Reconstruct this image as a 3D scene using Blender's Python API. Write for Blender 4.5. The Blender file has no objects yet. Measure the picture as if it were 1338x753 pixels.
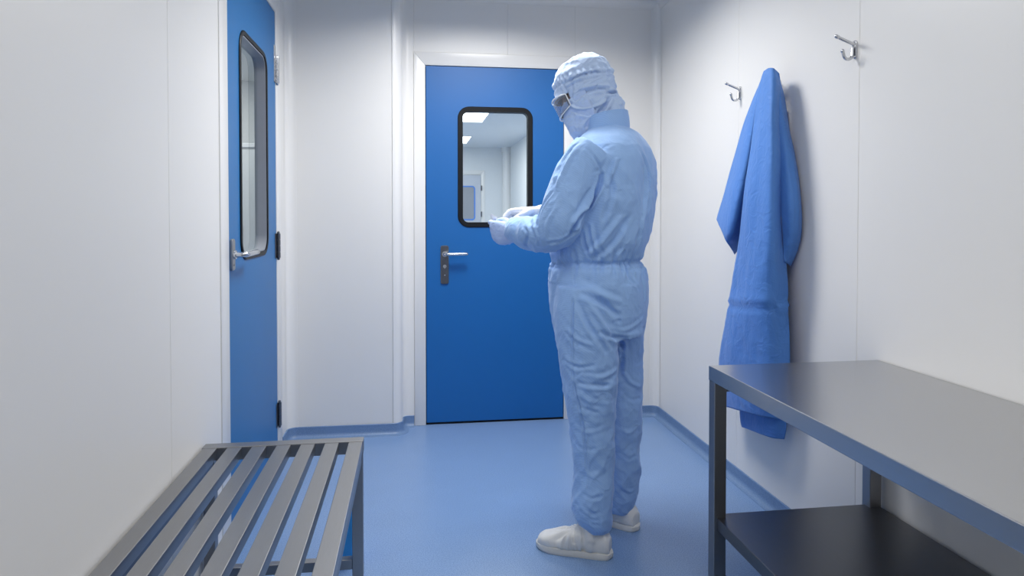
import bpy, bmesh, math, random
import numpy as np
from mathutils import Vector, Matrix, noise
from mathutils.bvhtree import BVHTree

random.seed(7)
SC = bpy.context.scene
COL = SC.collection
PI = math.pi

# ------------------------------------------------------------------ camera model
FPX, YAW, PITCH, CXP, CYP, CAMH = 899.7, 0.1437, -0.0205, 669.0, 299.8, 1.2298
CAM = Vector((0, 0, CAMH))
FWD = Vector((math.sin(YAW) * math.cos(PITCH), math.cos(YAW) * math.cos(PITCH), math.sin(PITCH)))
RGT = Vector((math.cos(YAW), -math.sin(YAW), 0))
UPV = RGT.cross(FWD)


def ray(px, py):
    return FWD + RGT * ((px - CXP) / FPX) + UPV * ((CYP - py) / FPX)


def at(px, py, d):
    """point of the room seen in direction (px,py) at axis depth d"""
    return CAM + ray(px, py) * d


def on(px, py, axis, val):
    r = ray(px, py)
    return CAM + r * ((val - CAM[axis]) / r[axis])


# room numbers (metres)
L, W, D, D2, ZC = -0.68, 1.485, 4.04, 3.90, 2.53
Y0 = -1.6


# ------------------------------------------------------------------ node helpers
def new_mat(name):
    m = bpy.data.materials.new(name)
    m.use_nodes = True
    nt = m.node_tree
    b = nt.nodes['Principled BSDF']
    return m, nt, b


def N(nt, typ, **kw):
    n = nt.nodes.new(typ)
    for k, v in kw.items():
        if k in n.inputs:
            n.inputs[k].default_value = v
        else:
            setattr(n, k, v)
    return n


def mat(name, col, rough=.5, metal=0.0, spec=.5, nscale=30, namt=.04, bump=0.0, bscale=200, stretch=None, coat=0.0, sheen=0.0):
    """procedural material: base colour mottled a little by noise, optional bump"""
    m, nt, b = new_mat(name)
    tc = N(nt, 'ShaderNodeTexCoord')
    mp = N(nt, 'ShaderNodeMapping')
    if stretch:
        mp.inputs['Scale'].default_value = stretch
    nt.links.new(tc.outputs['Object'], mp.inputs['Vector'])
    nz = N(nt, 'ShaderNodeTexNoise', Scale=nscale, Detail=3.0)
    nt.links.new(mp.outputs[0], nz.inputs['Vector'])
    mr = N(nt, 'ShaderNodeMapRange')
    mr.inputs[3].default_value = 1 - namt
    mr.inputs[4].default_value = 1 + namt
    nt.links.new(nz.outputs[0], mr.inputs[0])
    mx = N(nt, 'ShaderNodeVectorMath', operation='SCALE')
    mx.inputs[0].default_value = col
    nt.links.new(mr.outputs[0], mx.inputs['Scale'])
    nt.links.new(mx.outputs[0], b.inputs['Base Color'])
    b.inputs['Roughness'].default_value = rough
    b.inputs['Metallic'].default_value = metal
    b.inputs['Specular IOR Level'].default_value = spec
    b.inputs['Coat Weight'].default_value = coat
    b.inputs['Sheen Weight'].default_value = sheen
    if bump:
        n2 = N(nt, 'ShaderNodeTexNoise', Scale=bscale, Detail=2.0)
        nt.links.new(mp.outputs[0], n2.inputs['Vector'])
        bp = N(nt, 'ShaderNodeBump', Strength=bump, Distance=.002)
        nt.links.new(n2.outputs[0], bp.inputs['Height'])
        nt.links.new(bp.outputs[0], b.inputs['Normal'])
    return m


M = {}
M['wall'] = mat('wall_white', (.79, .775, .748), rough=.36, nscale=3, namt=.008, bump=.04, bscale=160)
M['trim'] = mat('trim_white', (.80, .788, .765), rough=.28, nscale=3, namt=.008)
M['ceiling'] = mat('ceiling_white', (.72, .71, .69), rough=.5, nscale=3, namt=.01)
M['door'] = mat('door_blue', (.001, .118, .385), rough=.46, spec=.6, nscale=4, namt=.03, bump=.03, bscale=300)
M['door_l'] = mat('door_blue_left', (.008, .140, .375), rough=.44, nscale=4, namt=.03, bump=.03, bscale=300)
M['black'] = mat('black_rubber', (.006, .007, .009), rough=.45, spec=.25, nscale=60)
M['dark'] = mat('dark_gap', (.004, .004, .005), rough=.8)
M['reveal'] = mat('grey_reveal', (.31, .33, .37), rough=.35)
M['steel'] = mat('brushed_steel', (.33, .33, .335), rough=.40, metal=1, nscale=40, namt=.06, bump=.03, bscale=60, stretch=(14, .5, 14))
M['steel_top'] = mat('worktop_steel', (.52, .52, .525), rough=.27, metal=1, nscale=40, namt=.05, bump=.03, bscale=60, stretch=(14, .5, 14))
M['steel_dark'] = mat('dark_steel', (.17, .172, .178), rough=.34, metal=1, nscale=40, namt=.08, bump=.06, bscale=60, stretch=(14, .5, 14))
M['chrome'] = mat('satin_chrome', (.62, .63, .65), rough=.22, metal=1, nscale=60, namt=.04)
M['plate'] = mat('door_plate_steel', (.34, .345, .355), rough=.3, metal=1, nscale=60, namt=.05)
M['hinge'] = mat('hinge_steel', (.20, .20, .21), rough=.3, metal=1, nscale=60, namt=.05)
M['glove'] = mat('glove_lit_blue', (.47, .60, .90), rough=.45, nscale=70, namt=.04, bump=.12, bscale=160)  # blue of the light on this hand put into the glove colour
M['glove_w'] = mat('latex_glove', (.74, .75, .77), rough=.45, nscale=70, namt=.04, bump=.12, bscale=160)
M['shoe'] = mat('white_overshoe', (.76, .755, .73), rough=.5, nscale=25, namt=.05, bump=.1, bscale=220)
M['sole'] = mat('overshoe_sole', (.70, .69, .65), rough=.55, nscale=40, namt=.08)
M['skin'] = mat('skin', (.42, .26, .19), rough=.5, nscale=50, namt=.06)
M['white_plastic'] = mat('white_plastic', (.82, .83, .85), rough=.3)
M['packet'] = mat('white_paper', (.85, .85, .84), rough=.6)
M['lens_dark'] = mat('grey_lens_rim', (.12, .125, .135), rough=.3)
M['cab'] = mat('far_white', (.74, .76, .77), rough=.4)
M['bluepanel'] = mat('bright_blue_patch', (.06, .44, 1.0), rough=.5)
M['door_far'] = mat('far_door_grey', (.55, .58, .64), rough=.4)
M['blue_frame'] = mat('far_blue_frame', (.10, .26, .72), rough=.4)


def fabric(name, col, line=.06, pitch=.0045, rough=.75, sheen=.25, crease=17.0):
    """woven cloth: fine dark grid lines in two directions plus mottling and a weave bump"""
    m, nt, b = new_mat(name)
    tc = N(nt, 'ShaderNodeTexCoord')
    nz = N(nt, 'ShaderNodeTexNoise', Scale=9.0, Detail=4.0)
    nt.links.new(tc.outputs['Object'], nz.inputs['Vector'])
    wv = N(nt, 'ShaderNodeTexWave', Scale=1 / pitch / 3.2, Distortion=.6)
    wv.wave_type = 'BANDS'
    wv.bands_direction = 'DIAGONAL'
    nt.links.new(tc.outputs['Object'], wv.inputs['Vector'])
    m1 = N(nt, 'ShaderNodeMapRange')
    m1.inputs[3].default_value = .95
    m1.inputs[4].default_value = 1.05
    nt.links.new(nz.outputs[0], m1.inputs[0])
    m2 = N(nt, 'ShaderNodeMapRange')
    m2.inputs[3].default_value = 1 - line
    m2.inputs[4].default_value = 1
    nt.links.new(wv.outputs['Fac'], m2.inputs[0])
    mu = N(nt, 'ShaderNodeMath', operation='MULTIPLY')
    nt.links.new(m1.outputs[0], mu.inputs[0])
    nt.links.new(m2.outputs[0], mu.inputs[1])
    mx = N(nt, 'ShaderNodeVectorMath', operation='SCALE')
    mx.inputs[0].default_value = col
    nt.links.new(mu.outputs[0], mx.inputs['Scale'])
    nt.links.new(mx.outputs[0], b.inputs['Base Color'])
    b.inputs['Roughness'].default_value = rough
    b.inputs['Sheen Weight'].default_value = sheen
    b.inputs['Sheen Roughness'].default_value = .4
    n2 = N(nt, 'ShaderNodeTexNoise', Scale=70.0, Detail=4.0)
    nt.links.new(tc.outputs['Object'], n2.inputs['Vector'])
    rg1 = N(nt, 'ShaderNodeTexNoise', Scale=crease, Detail=2.0, Distortion=.8)
    nt.links.new(tc.outputs['Object'], rg1.inputs['Vector'])
    sb = N(nt, 'ShaderNodeMath', operation='SUBTRACT')
    sb.inputs[1].default_value = .5
    nt.links.new(rg1.outputs[0], sb.inputs[0])
    ab = N(nt, 'ShaderNodeMath', operation='ABSOLUTE')
    nt.links.new(sb.outputs[0], ab.inputs[0])
    ad = N(nt, 'ShaderNodeMath', operation='MULTIPLY_ADD')
    ad.inputs[1].default_value = -2.6
    nt.links.new(ab.outputs[0], ad.inputs[0])
    sc2 = N(nt, 'ShaderNodeMath', operation='MULTIPLY')
    sc2.inputs[1].default_value = .35
    nt.links.new(n2.outputs[0], sc2.inputs[0])
    nt.links.new(sc2.outputs[0], ad.inputs[2])
    bp = N(nt, 'ShaderNodeBump', Strength=.38, Distance=.006)
    nt.links.new(ad.outputs[0], bp.inputs['Height'])
    nt.links.new(bp.outputs[0], b.inputs['Normal'])
    return m


M['suit'] = fabric('coverall_cloth', (.335, .535, .88))
M['hood'] = fabric('hood_cloth', (.52, .66, .90), line=.04)
M['mask'] = fabric('mask_cloth', (.48, .62, .90), line=.02)
M['gown'] = fabric('gown_cloth', (.075, .225, .60), line=.03, rough=.7, sheen=.15)


def vinyl(name, c1, c2, rough):
    m, nt, b = new_mat(name)
    tc = N(nt, 'ShaderNodeTexCoord')
    n1 = N(nt, 'ShaderNodeTexNoise', Scale=260.0, Detail=2.0)
    n2 = N(nt, 'ShaderNodeTexNoise', Scale=7.0, Detail=3.0)
    for n in (n1, n2):
        nt.links.new(tc.outputs['Object'], n.inputs['Vector'])
    cr = N(nt, 'ShaderNodeValToRGB')
    cr.color_ramp.elements[0].position = .42
    cr.color_ramp.elements[0].color = (*c1, 1)
    cr.color_ramp.elements[1].position = .58
    cr.color_ramp.elements[1].color = (*c2, 1)
    nt.links.new(n1.outputs[0], cr.inputs[0])
    mr = N(nt, 'ShaderNodeMapRange')
    mr.inputs[3].default_value = .95
    mr.inputs[4].default_value = 1.05
    nt.links.new(n2.outputs[0], mr.inputs[0])
    mx = N(nt, 'ShaderNodeVectorMath', operation='SCALE')
    nt.links.new(cr.outputs[0], mx.inputs[0])
    nt.links.new(mr.outputs[0], mx.inputs['Scale'])
    nt.links.new(mx.outputs[0], b.inputs['Base Color'])
    b.inputs['Roughness'].default_value = rough
    bp = N(nt, 'ShaderNodeBump', Strength=.06, Distance=.002)
    nt.links.new(n1.outputs[0], bp.inputs['Height'])
    nt.links.new(bp.outputs[0], b.inputs['Normal'])
    return m


M['floor'] = vinyl('vinyl_floor', (.138, .245, .455), (.232, .355, .580), .33)
M['skirt'] = vinyl('vinyl_skirting', (.125, .215, .385), (.170, .270, .450), .40)


def glass(name, tint, film=0.0):
    """clear pane: transparent with a Fresnel mirror on top"""
    m = bpy.data.materials.new(name)
    m.use_nodes = True
    nt = m.node_tree
    nt.nodes.clear()
    out = N(nt, 'ShaderNodeOutputMaterial')
    tr = N(nt, 'ShaderNodeBsdfTransparent')
    tr.inputs[0].default_value = (*tint, 1)
    gl = N(nt, 'ShaderNodeBsdfGlossy', Roughness=.02)
    fr = N(nt, 'ShaderNodeFresnel', IOR=1.25)
    mx = N(nt, 'ShaderNodeMixShader')
    ge = N(nt, 'ShaderNodeNewGeometry')
    fb = N(nt, 'ShaderNodeMath', operation='SUBTRACT')
    fb.inputs[0].default_value = 1.0
    nt.links.new(ge.outputs['Backfacing'], fb.inputs[1])
    ml = N(nt, 'ShaderNodeMath', operation='MULTIPLY')
    nt.links.new(fr.outputs[0], ml.inputs[0])
    nt.links.new(fb.outputs[0], ml.inputs[1])
    nt.links.new(ml.outputs[0], mx.inputs[0])
    nt.links.new(tr.outputs[0], mx.inputs[1])
    nt.links.new(gl.outputs[0], mx.inputs[2])
    if film:                                # milky film of whitish plastic, white reflections mixed into its colour
        df = N(nt, 'ShaderNodeBsdfTranslucent')
        df.inputs[0].default_value = (.9, .92, .95, 1)
        d2 = N(nt, 'ShaderNodeBsdfDiffuse')
        d2.inputs[0].default_value = (.9, .92, .95, 1)
        m2 = N(nt, 'ShaderNodeMixShader')
        m2.inputs[0].default_value = .5
        nt.links.new(df.outputs[0], m2.inputs[1])
        nt.links.new(d2.outputs[0], m2.inputs[2])
        m3 = N(nt, 'ShaderNodeMixShader')
        m3.inputs[0].default_value = film
        nt.links.new(mx.outputs[0], m3.inputs[1])
        nt.links.new(m2.outputs[0], m3.inputs[2])
        mx = m3
    nt.links.new(mx.outputs[0], out.inputs[0])
    return m


M['glass'] = glass('pane_glass', (.93, .955, .95))
M['visor'] = glass('visor_plastic', (.86, .89, .93), .11)


def emit(name, col, s):
    m, nt, b = new_mat(name)
    b.inputs['Base Color'].default_value = (.9, .9, .9, 1)
    b.inputs['Emission Color'].default_value = (*col, 1)
    b.inputs['Emission Strength'].default_value = s
    return m


M['lamp'] = emit('lamp_diffuser', (.96, .98, 1), 5.5)


# ------------------------------------------------------------------ mesh helpers
def obj(name, bm, m, parent=None, smooth=False, origin=None):
    me = bpy.data.meshes.new(name)
    bmesh.ops.recalc_face_normals(bm, faces=bm.faces)
    if origin is None and parent is not None:
        origin = world_loc(parent)
    if origin is not None:
        bmesh.ops.translate(bm, verts=bm.verts, vec=-Vector(origin))
    bm.to_mesh(me)
    bm.free()
    for i in (m if isinstance(m, (list, tuple)) else [m]):
        me.materials.append(M[i] if isinstance(i, str) else i)
    if smooth:
        for p in me.polygons:
            p.use_smooth = True
        if smooth is not True:
            me.set_sharp_from_angle(angle=smooth)
    o = bpy.data.objects.new(name, me)
    COL.objects.link(o)
    if parent is not None:
        o.parent = parent
    elif origin is not None:
        o.location = origin
    return o


def world_loc(o):
    v = Vector(o.location)
    while o.parent is not None:
        o = o.parent
        v = v + Vector(o.location)
    return v


def thing(name, loc, label, cat, group=None):
    o = bpy.data.objects.new(name, None)
    o.empty_display_size = .1
    o.location = loc
    COL.objects.link(o)
    return tag(o, label, cat, group)


def tag(o, label=None, cat=None, group=None, kind=None):
    if label: o['label'] = label
    if cat: o['category'] = cat
    if group: o['group'] = group
    if kind: o['kind'] = kind
    return o


def struct(o):
    o['kind'] = 'structure'
    return o


SM = math.radians(35)


def box(bm, lo, hi, bev=0.0, seg=2):
    lo, hi = Vector(lo), Vector(hi)
    r = bmesh.ops.create_cube(bm, size=1)
    vs = r['verts']
    s = hi - lo
    c = (hi + lo) / 2
    for v in vs:
        v.co = Vector((v.co.x * s.x, v.co.y * s.y, v.co.z * s.z)) + c
    if bev > 0:
        es = list({e for v in vs for e in v.link_edges})
        bmesh.ops.bevel(bm, geom=es, offset=bev, segments=seg, affect='EDGES', profile=.5)
    return bm


def boxes(lst, bev=0.0, seg=2):
    bm = bmesh.new()
    for lo, hi in lst:
        box(bm, lo, hi, bev, seg)
    return bm


def loft(bm, rings, cap=True):
    """rings: list of lists of points (equal length), closed tube"""
    vr = [[bm.verts.new(p) for p in r] for r in rings]
    n = len(vr[0])
    for a, b in zip(vr, vr[1:]):
        for i in range(n):
            j = (i + 1) % n
            bm.faces.new((a[i], a[j], b[j], b[i]))
    if cap:
        for r, flip in ((vr[0], True), (vr[-1], False)):
            c = bm.verts.new(sum((v.co for v in r), Vector()) / n)
            for i in range(n):
                j = (i + 1) % n
                bm.faces.new((c, r[i], r[j]) if not flip else (c, r[j], r[i]))
    return vr


def ellring(c, ea, eb, n=32, p=2.0):
    """superellipse ring around c spanned by vectors ea, eb"""
    out = []
    for i in range(n):
        t = 2 * PI * i / n
        ct, st = math.cos(t), math.sin(t)
        out.append(Vector(c) + Vector(ea) * (math.copysign(abs(ct) ** (2 / p), ct)) + Vector(eb) * (math.copysign(abs(st) ** (2 / p), st)))
    return out


def tube(bm, pts, rad, n=12, caps=True, round_cap=True):
    """tapered round tube through pts, rad a number or list"""
    pts = [Vector(p) for p in pts]
    rs = [rad] * len(pts) if isinstance(rad, (int, float)) else list(rad)
    if round_cap:
        d0 = (pts[0] - pts[1]).normalized()
        d1 = (pts[-1] - pts[-2]).normalized()
        P, R = [], []
        for k in (80, 55, 28):
            a = math.radians(k)
            P.append(pts[0] + d0 * rs[0] * math.sin(a)); R.append(rs[0] * math.cos(a))
        P += pts; R += rs
        for k in (28, 55, 80):
            a = math.radians(k)
            P.append(pts[-1] + d1 * rs[-1] * math.sin(a)); R.append(rs[-1] * math.cos(a))
        pts, rs = P, R
    t0 = (pts[1] - pts[0]).normalized()
    ref = Vector((0, 0, 1)) if abs(t0.z) < .9 else Vector((1, 0, 0))
    u = t0.cross(ref).normalized()
    rings = []
    for i, p in enumerate(pts):
        if i == 0: t = pts[1] - pts[0]
        elif i == len(pts) - 1: t = pts[-1] - pts[-2]
        else: t = (pts[i + 1] - pts[i]).normalized() + (pts[i] - pts[i - 1]).normalized()
        t = t.normalized()
        u = (u - t * u.dot(t)).normalized()
        w = t.cross(u)
        rings.append(ellring(p, u * rs[i], w * rs[i], n))
    loft(bm, rings, caps)
    return bm


def smooth_path(pts, k=6):
    """Catmull-Rom through points"""
    P = [Vector(p) for p in pts]
    P = [P[0] * 2 - P[1]] + P + [P[-1] * 2 - P[-2]]
    out = []
    for i in range(1, len(P) - 2):
        for j in range(k):
            t = j / k
            a, b, c, d = P[i - 1], P[i], P[i + 1], P[i + 2]
            out.append(.5 * ((2 * b) + (c - a) * t + (2 * a - 5 * b + 4 * c - d) * t * t + (3 * b - a - 3 * c + d) * t ** 3))
    out.append(P[-2])
    return out


def rrect(w, h, r, n=8):
    """rounded rectangle outline centred on 0, counter-clockwise, 4*(n+1) points"""
    out = []
    for cx, cy, a0 in ((w / 2 - r, h / 2 - r, 0), (-w / 2 + r, h / 2 - r, 90), (-w / 2 + r, -h / 2 + r, 180), (w / 2 - r, -h / 2 + r, 270)):
        for i in range(n + 1):
            a = math.radians(a0 + 90 * i / n)
            out.append((cx + r * math.cos(a), cy + r * math.sin(a)))
    return out


def frame3(bm, outer, inner, fn, d0, d1, bev=0.0):
    """ring between two matched outlines, from depth d0 to d1; fn(u,v,d) -> point"""
    n = len(outer)
    A = [bm.verts.new(fn(u, v, d0)) for u, v in outer]
    B = [bm.verts.new(fn(u, v, d0)) for u, v in inner]
    C = [bm.verts.new(fn(u, v, d1)) for u, v in outer]
    Dv = [bm.verts.new(fn(u, v, d1)) for u, v in inner]
    for i in range(n):
        j = (i + 1) % n
        bm.faces.new((A[i], A[j], B[j], B[i]))
        bm.faces.new((C[i], Dv[i], Dv[j], C[j]))
        bm.faces.new((A[i], C[i], C[j], A[j]))
        bm.faces.new((B[i], B[j], Dv[j], Dv[i]))
    return bm


def rect_match(inner_n, x0, x1, y0, y1, nper):
    """outline of a rectangle with the same point count/order as rrect(...), relative coords"""
    out = []
    # each rrect corner arc is sent to its rectangle corner, arc points spread along the two sides
    cs = [(x1, y1), (x0, y1), (x0, y0), (x1, y0)]
    for k, (cx, cy) in enumerate(cs):
        for i in range(nper + 1):
            out.append((cx, cy))
    return out


def prism(bm, outline, fn, d0, d1):
    A = [bm.verts.new(fn(u, v, d0)) for u, v in outline]
    B = [bm.verts.new(fn(u, v, d1)) for u, v in outline]
    n = len(outline)
    bm.faces.new(A)
    bm.faces.new(list(reversed(B)))
    for i in range(n):
        j = (i + 1) % n
        bm.faces.new((A[i], A[j], B[j], B[i]))
    return bm


def sweep(bm, profile, path_pts, frames):
    """sweep an open/closed profile [(a,b)..] along points with frames [(ea,eb)..]; closed profile, capped"""
    rings = []
    for p, (ea, eb) in zip(path_pts, frames):
        rings.append([Vector(p) + Vector(ea) * a + Vector(eb) * b for a, b in profile])
    vr = [[bm.verts.new(q) for q in r] for r in rings]
    n = len(profile)
    for a, b in zip(vr, vr[1:]):
        for i in range(n):
            j = (i + 1) % n
            bm.faces.new((a[i], a[j], b[j], b[i]))
    bm.faces.new(vr[0])
    bm.faces.new(list(reversed(vr[-1])))
    return bm


def remesh(name, bm, voxel, smooth_it=6, fac=.5):
    """fuse closed shapes into one skin; returns (verts Nx3, faces, normals) as a mesh datablock"""
    me = bpy.data.meshes.new(name)
    bmesh.ops.recalc_face_normals(bm, faces=bm.faces)
    bm.to_mesh(me)
    bm.free()
    o = bpy.data.objects.new(name + '_raw', me)
    COL.objects.link(o)
    md = o.modifiers.new('r', 'REMESH')
    md.mode = 'VOXEL'
    md.voxel_size = voxel
    md.adaptivity = 0
    if smooth_it:
        ms = o.modifiers.new('s', 'SMOOTH')
        ms.factor = fac
        ms.iterations = smooth_it
    bpy.context.view_layer.update()
    dg = bpy.context.evaluated_depsgraph_get()
    out = bpy.data.meshes.new_from_object(o.evaluated_get(dg))
    bpy.data.objects.remove(o)
    bpy.data.meshes.remove(me)
    out.name = name
    return out


def get_co(me):
    a = np.empty(len(me.vertices) * 3)
    me.vertices.foreach_get('co', a)
    return a.reshape(-1, 3)


def get_no(me):
    a = np.empty(len(me.vertices) * 3)
    me.vertex_normals.foreach_get('vector', a)
    return a.reshape(-1, 3)


def set_co(me, co):
    me.vertices.foreach_set('co', co.ravel())
    me.update()


def nz(p):
    return noise.noise(p)


def seg_dist(co, A, B):
    """distance of every vertex to segment AB, and parameter"""
    A, B = np.array(A), np.array(B)
    ab = B - A
    t = np.clip(((co - A) @ ab) / (ab @ ab + 1e-12), 0, 1)
    return np.linalg.norm(co - (A + t[:, None] * ab), axis=1), t


def bvh_of(me):
    return BVHTree.FromPolygons([v.co.copy() for v in me.vertices], [tuple(p.vertices) for p in me.polygons])


def cast(bvh, px, py):
    d = ray(px, py).normalized()
    h = bvh.ray_cast(CAM, d)
    return h[0]


def folds(me, lst, scale=1.0):
    """press creases and raise ridges along lines on the cloth: (points, amplitude, width)"""
    bvh = bvh_of(me)
    co = get_co(me)
    no = get_no(me)
    disp = np.zeros(len(co))
    for pts, amp, wid in lst:
        P = [cast(bvh, *q) for q in pts]
        P = [p for p in P if p is not None]
        if len(P) < 2:
            continue
        P = smooth_path(P, 5)
        n = len(P) - 1
        best = np.full(len(co), 9.0)
        par = np.zeros(len(co))
        for i in range(n):
            dd, t = seg_dist(co, P[i], P[i + 1])
            m = dd < best
            best[m] = dd[m]
            par[m] = (i + t[m]) / n
        taper = np.sin(np.clip(par, 0.0, 1) * PI) ** .5 * .85 + .15
        endf = np.where((par <= 0) | (par >= 1), .3, 1.0)
        prof = np.exp(-(best / wid) ** 2) - .45 * np.exp(-((best - 2.0 * wid) / wid) ** 2)
        disp += amp * scale * prof * taper * endf
    set_co(me, co + no * disp[:, None])


def mesh_obj(name, me, m, parent, smooth=True):
    o = bpy.data.objects.new(name, me)
    wl = world_loc(parent) if parent is not None else Vector((0, 0, 0))
    me.transform(Matrix.Translation(-wl))
    me.materials.clear()
    me.materials.append(M[m])
    for p in me.polygons:
        p.use_smooth = smooth
    COL.objects.link(o)
    o.parent = parent
    return o


# ================================================================== THE ROOM
DX0, DX1, DZ = .076, .899, 2.1            # back door opening
LD0, LD1, LDZ = 2.69, 3.61, 2.25          # left door opening (along Y)
T = .08                                   # wall thickness
PB = .0022

struct(obj('floor', boxes([((L - .02, Y0 - .02, -.06), (W + .02, D + .1, 0))]), 'floor'))
struct(obj('ceiling', boxes([((L - .1, Y0 - .1, ZC), (W + .1, D + .1, ZC + .06))]), 'ceiling'))

# left wall: flush panels with a V-joint between them, door opening left out
seamsL = [Y0, -.6, .6, 1.765 * 1.17]
pl = []
for a, b in zip(seamsL, seamsL[1:]):
    pl.append(((L - T, a, 0), (L, b, ZC)))
pl.append(((L - T, seamsL[-1], 0), (L, LD0 - .11, ZC)))
pl.append(((L - T, LD0 - .11, LDZ + .1), (L, D2 + .02, ZC)))
pl.append(((L - T, LD1 + .11, 0), (L, D2 + .02, LDZ + .1)))
struct(obj('wall_left', boxes(pl, PB, 1), 'wall'))
# right wall
sr = [Y0, -.45, .4, 1.262, 2.128, 2.994, D + .06]
struct(obj('wall_right', boxes([((W, a, 0), (W + T, b, ZC)) for a, b in zip(sr, sr[1:])], PB, 1), 'wall'))
# back wall with door opening; seam above the door
sx = (on(663, 40, 1, D)).x
pb = [((-.06, D, 0), (DX0 - .066, D + T, ZC)), ((DX0 - .066, D, DZ + .075), (sx, D + T, ZC)), ((sx, D, DZ + .075), (DX1 + .066, D + T, ZC)), ((DX1 + .066, D, 0), (W + .02, D + T, ZC))]
struct(obj('wall_back', boxes(pb, PB, 1), 'wall'))
# stepped-forward part of the back wall, between the left door and the blue door
jx = -.109
struct(obj('wall_backleft', boxes([((L - .02, D2, 0), (jx, D + .08, ZC))], PB, 1), 'wall'))
# rounded corner profile on that step
prof = [(jx, D + .07), (jx, D2 - .004)]
rr = .05
cx_, cy_ = -.058 - rr, D2 - .004 + rr
prof = [(jx, D + .07), (jx, D2 - .004)]
for k in range(9):
    a = math.radians(-90 + 90 * k / 8)
    prof.append((max(jx, cx_ + rr * math.cos(a)), cy_ + rr * math.sin(a)))
prof += [(-.058, D - .045)]
for k in range(1, 9):                      # concave sweep into the back wall
    a = math.radians(180 - 90 * k / 8)
    prof.append((-.058 + .04 + .04 * math.cos(a), D - .045 + .04 * math.sin(a)))
prof += [(.008, D - .005), (.008, D + .07)]
bm = bmesh.new()
sweep(bm, prof, [(0, 0, 0), (0, 0, ZC)], [((1, 0, 0), (0, 1, 0))] * 2)
struct(obj('trim_1', bm, 'trim', smooth=SM))
struct(obj('wall_front', boxes([((L - .02, Y0 - T, 0), (W + .02, Y0, ZC))]), 'wall'))


def cove(name, x, y, sx_, sy_, r, z0, z1):
    """concave quarter-round vertical corner bead"""
    bm = bmesh.new()
    pr = [(0, 0), (r + .004, 0), (r + .004, .003)]
    for k in range(11):
        a = math.radians(270 - 90 * k / 10)
        pr.append((r + r * math.cos(a), .003 + r + r * math.sin(a)))
    pr += [(.0, r + .003 + .004)]
    pr = [(max(p[0], 0), p[1]) for p in pr]
    sweep(bm, pr, [(x, y, z0), (x, y, z1)], [((sx_, 0, 0), (0, sy_, 0))] * 2)
    struct(obj(name, bm, 'trim', smooth=SM))


cove('trim_2', W, D, -1, -1, .045, .0, ZC)
cove('trim_3', L, D2, 1, -1, .05, .0, ZC)


def cornice(name, a, b, inward):
    """small coved strip between wall and ceiling"""
    a, b, n = Vector(a), Vector(b), Vector(inward)
    pr = [(0, 0), (0, -.055), (.004, -.055)]
    for k in range(9):
        t = math.radians(90 * k / 8)
        pr.append((.05 - .046 * math.cos(t), -.05 + .046 * math.sin(t)))
    pr += [(.055, -.004), (.055, 0)]
    bm = bmesh.new()
    sweep(bm, pr, [a, b], [(n, Vector((0, 0, 1)))] * 2)
    struct(obj(name, bm, 'trim', smooth=SM))


cornice('trim_4', (0, D, ZC), (W, D, ZC), (0, -1, 0))
cornice('trim_5', (W, Y0, ZC), (W, D, ZC), (-1, 0, 0))
cornice('trim_6', (L, Y0, ZC), (L, D2, ZC), (1, 0, 0))
cornice('trim_7', (L, D2, ZC), (jx + .05, D2, ZC), (0, -1, 0))

# coved vinyl skirting: thin upstand, hollow foot and a seam line where it meets the floor
SK = .063


def skirt(name, path):
    """path of plan points with the room on the left-hand side"""
    pr = [(0, 0), (0, SK), (.004, SK), (.006, SK - .002), (.006, .026)]
    for k in range(1, 7):
        t = math.radians(90 * k / 6)
        pr.append((.006 + .024 * (1 - math.cos(t)), .026 - .0235 * math.sin(t)))
    pr += [(.034, .0018), (.035, 0)]
    P = [Vector((p[0], p[1], 0)) for p in path]
    fr = []
    for i, p in enumerate(P):
        ds = []
        if i > 0: ds.append((P[i] - P[i - 1]).normalized())
        if i < len(P) - 1: ds.append((P[i + 1] - P[i]).normalized())
        ns = [Vector((-d.y, d.x, 0)) for d in ds]
        n = sum(ns, Vector())
        n = n / (n.length ** 2) * len(ns) if len(ns) > 1 else ns[0]
        if len(ns) > 1:
            n = (ns[0] + ns[1]) / (1 + ns[0].dot(ns[1]))
        fr.append((n, Vector((0, 0, 1))))
    bm = bmesh.new()
    sweep(bm, pr, P, fr)
    struct(obj(name, bm, 'skirt', smooth=SM))


def arc(cx, cy, r, a0, a1, n=6):
    return [(cx + r * math.cos(math.radians(a0 + (a1 - a0) * i / n)), cy + r * math.sin(math.radians(a0 + (a1 - a0) * i / n))) for i in range(n + 1)]


skirt('baseboard_right', [(W, Y0)] + arc(W - .046, D - .046, .046, 0, 90) + [(DX1 + .068, D)])
skirt('baseboard_back', [(DX0 - .068, D - .004)] + arc(-.058 + .036, D - .04, .036, 90, 180) + arc(cx_, cy_, rr, 0, -90)
      + arc(L + .05, D2 - .05, .05, 90, 180) + [(L, LD1 + .125)])
skirt('baseboard_left', [(L, LD0 - .115), (L, Y0)])


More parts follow.
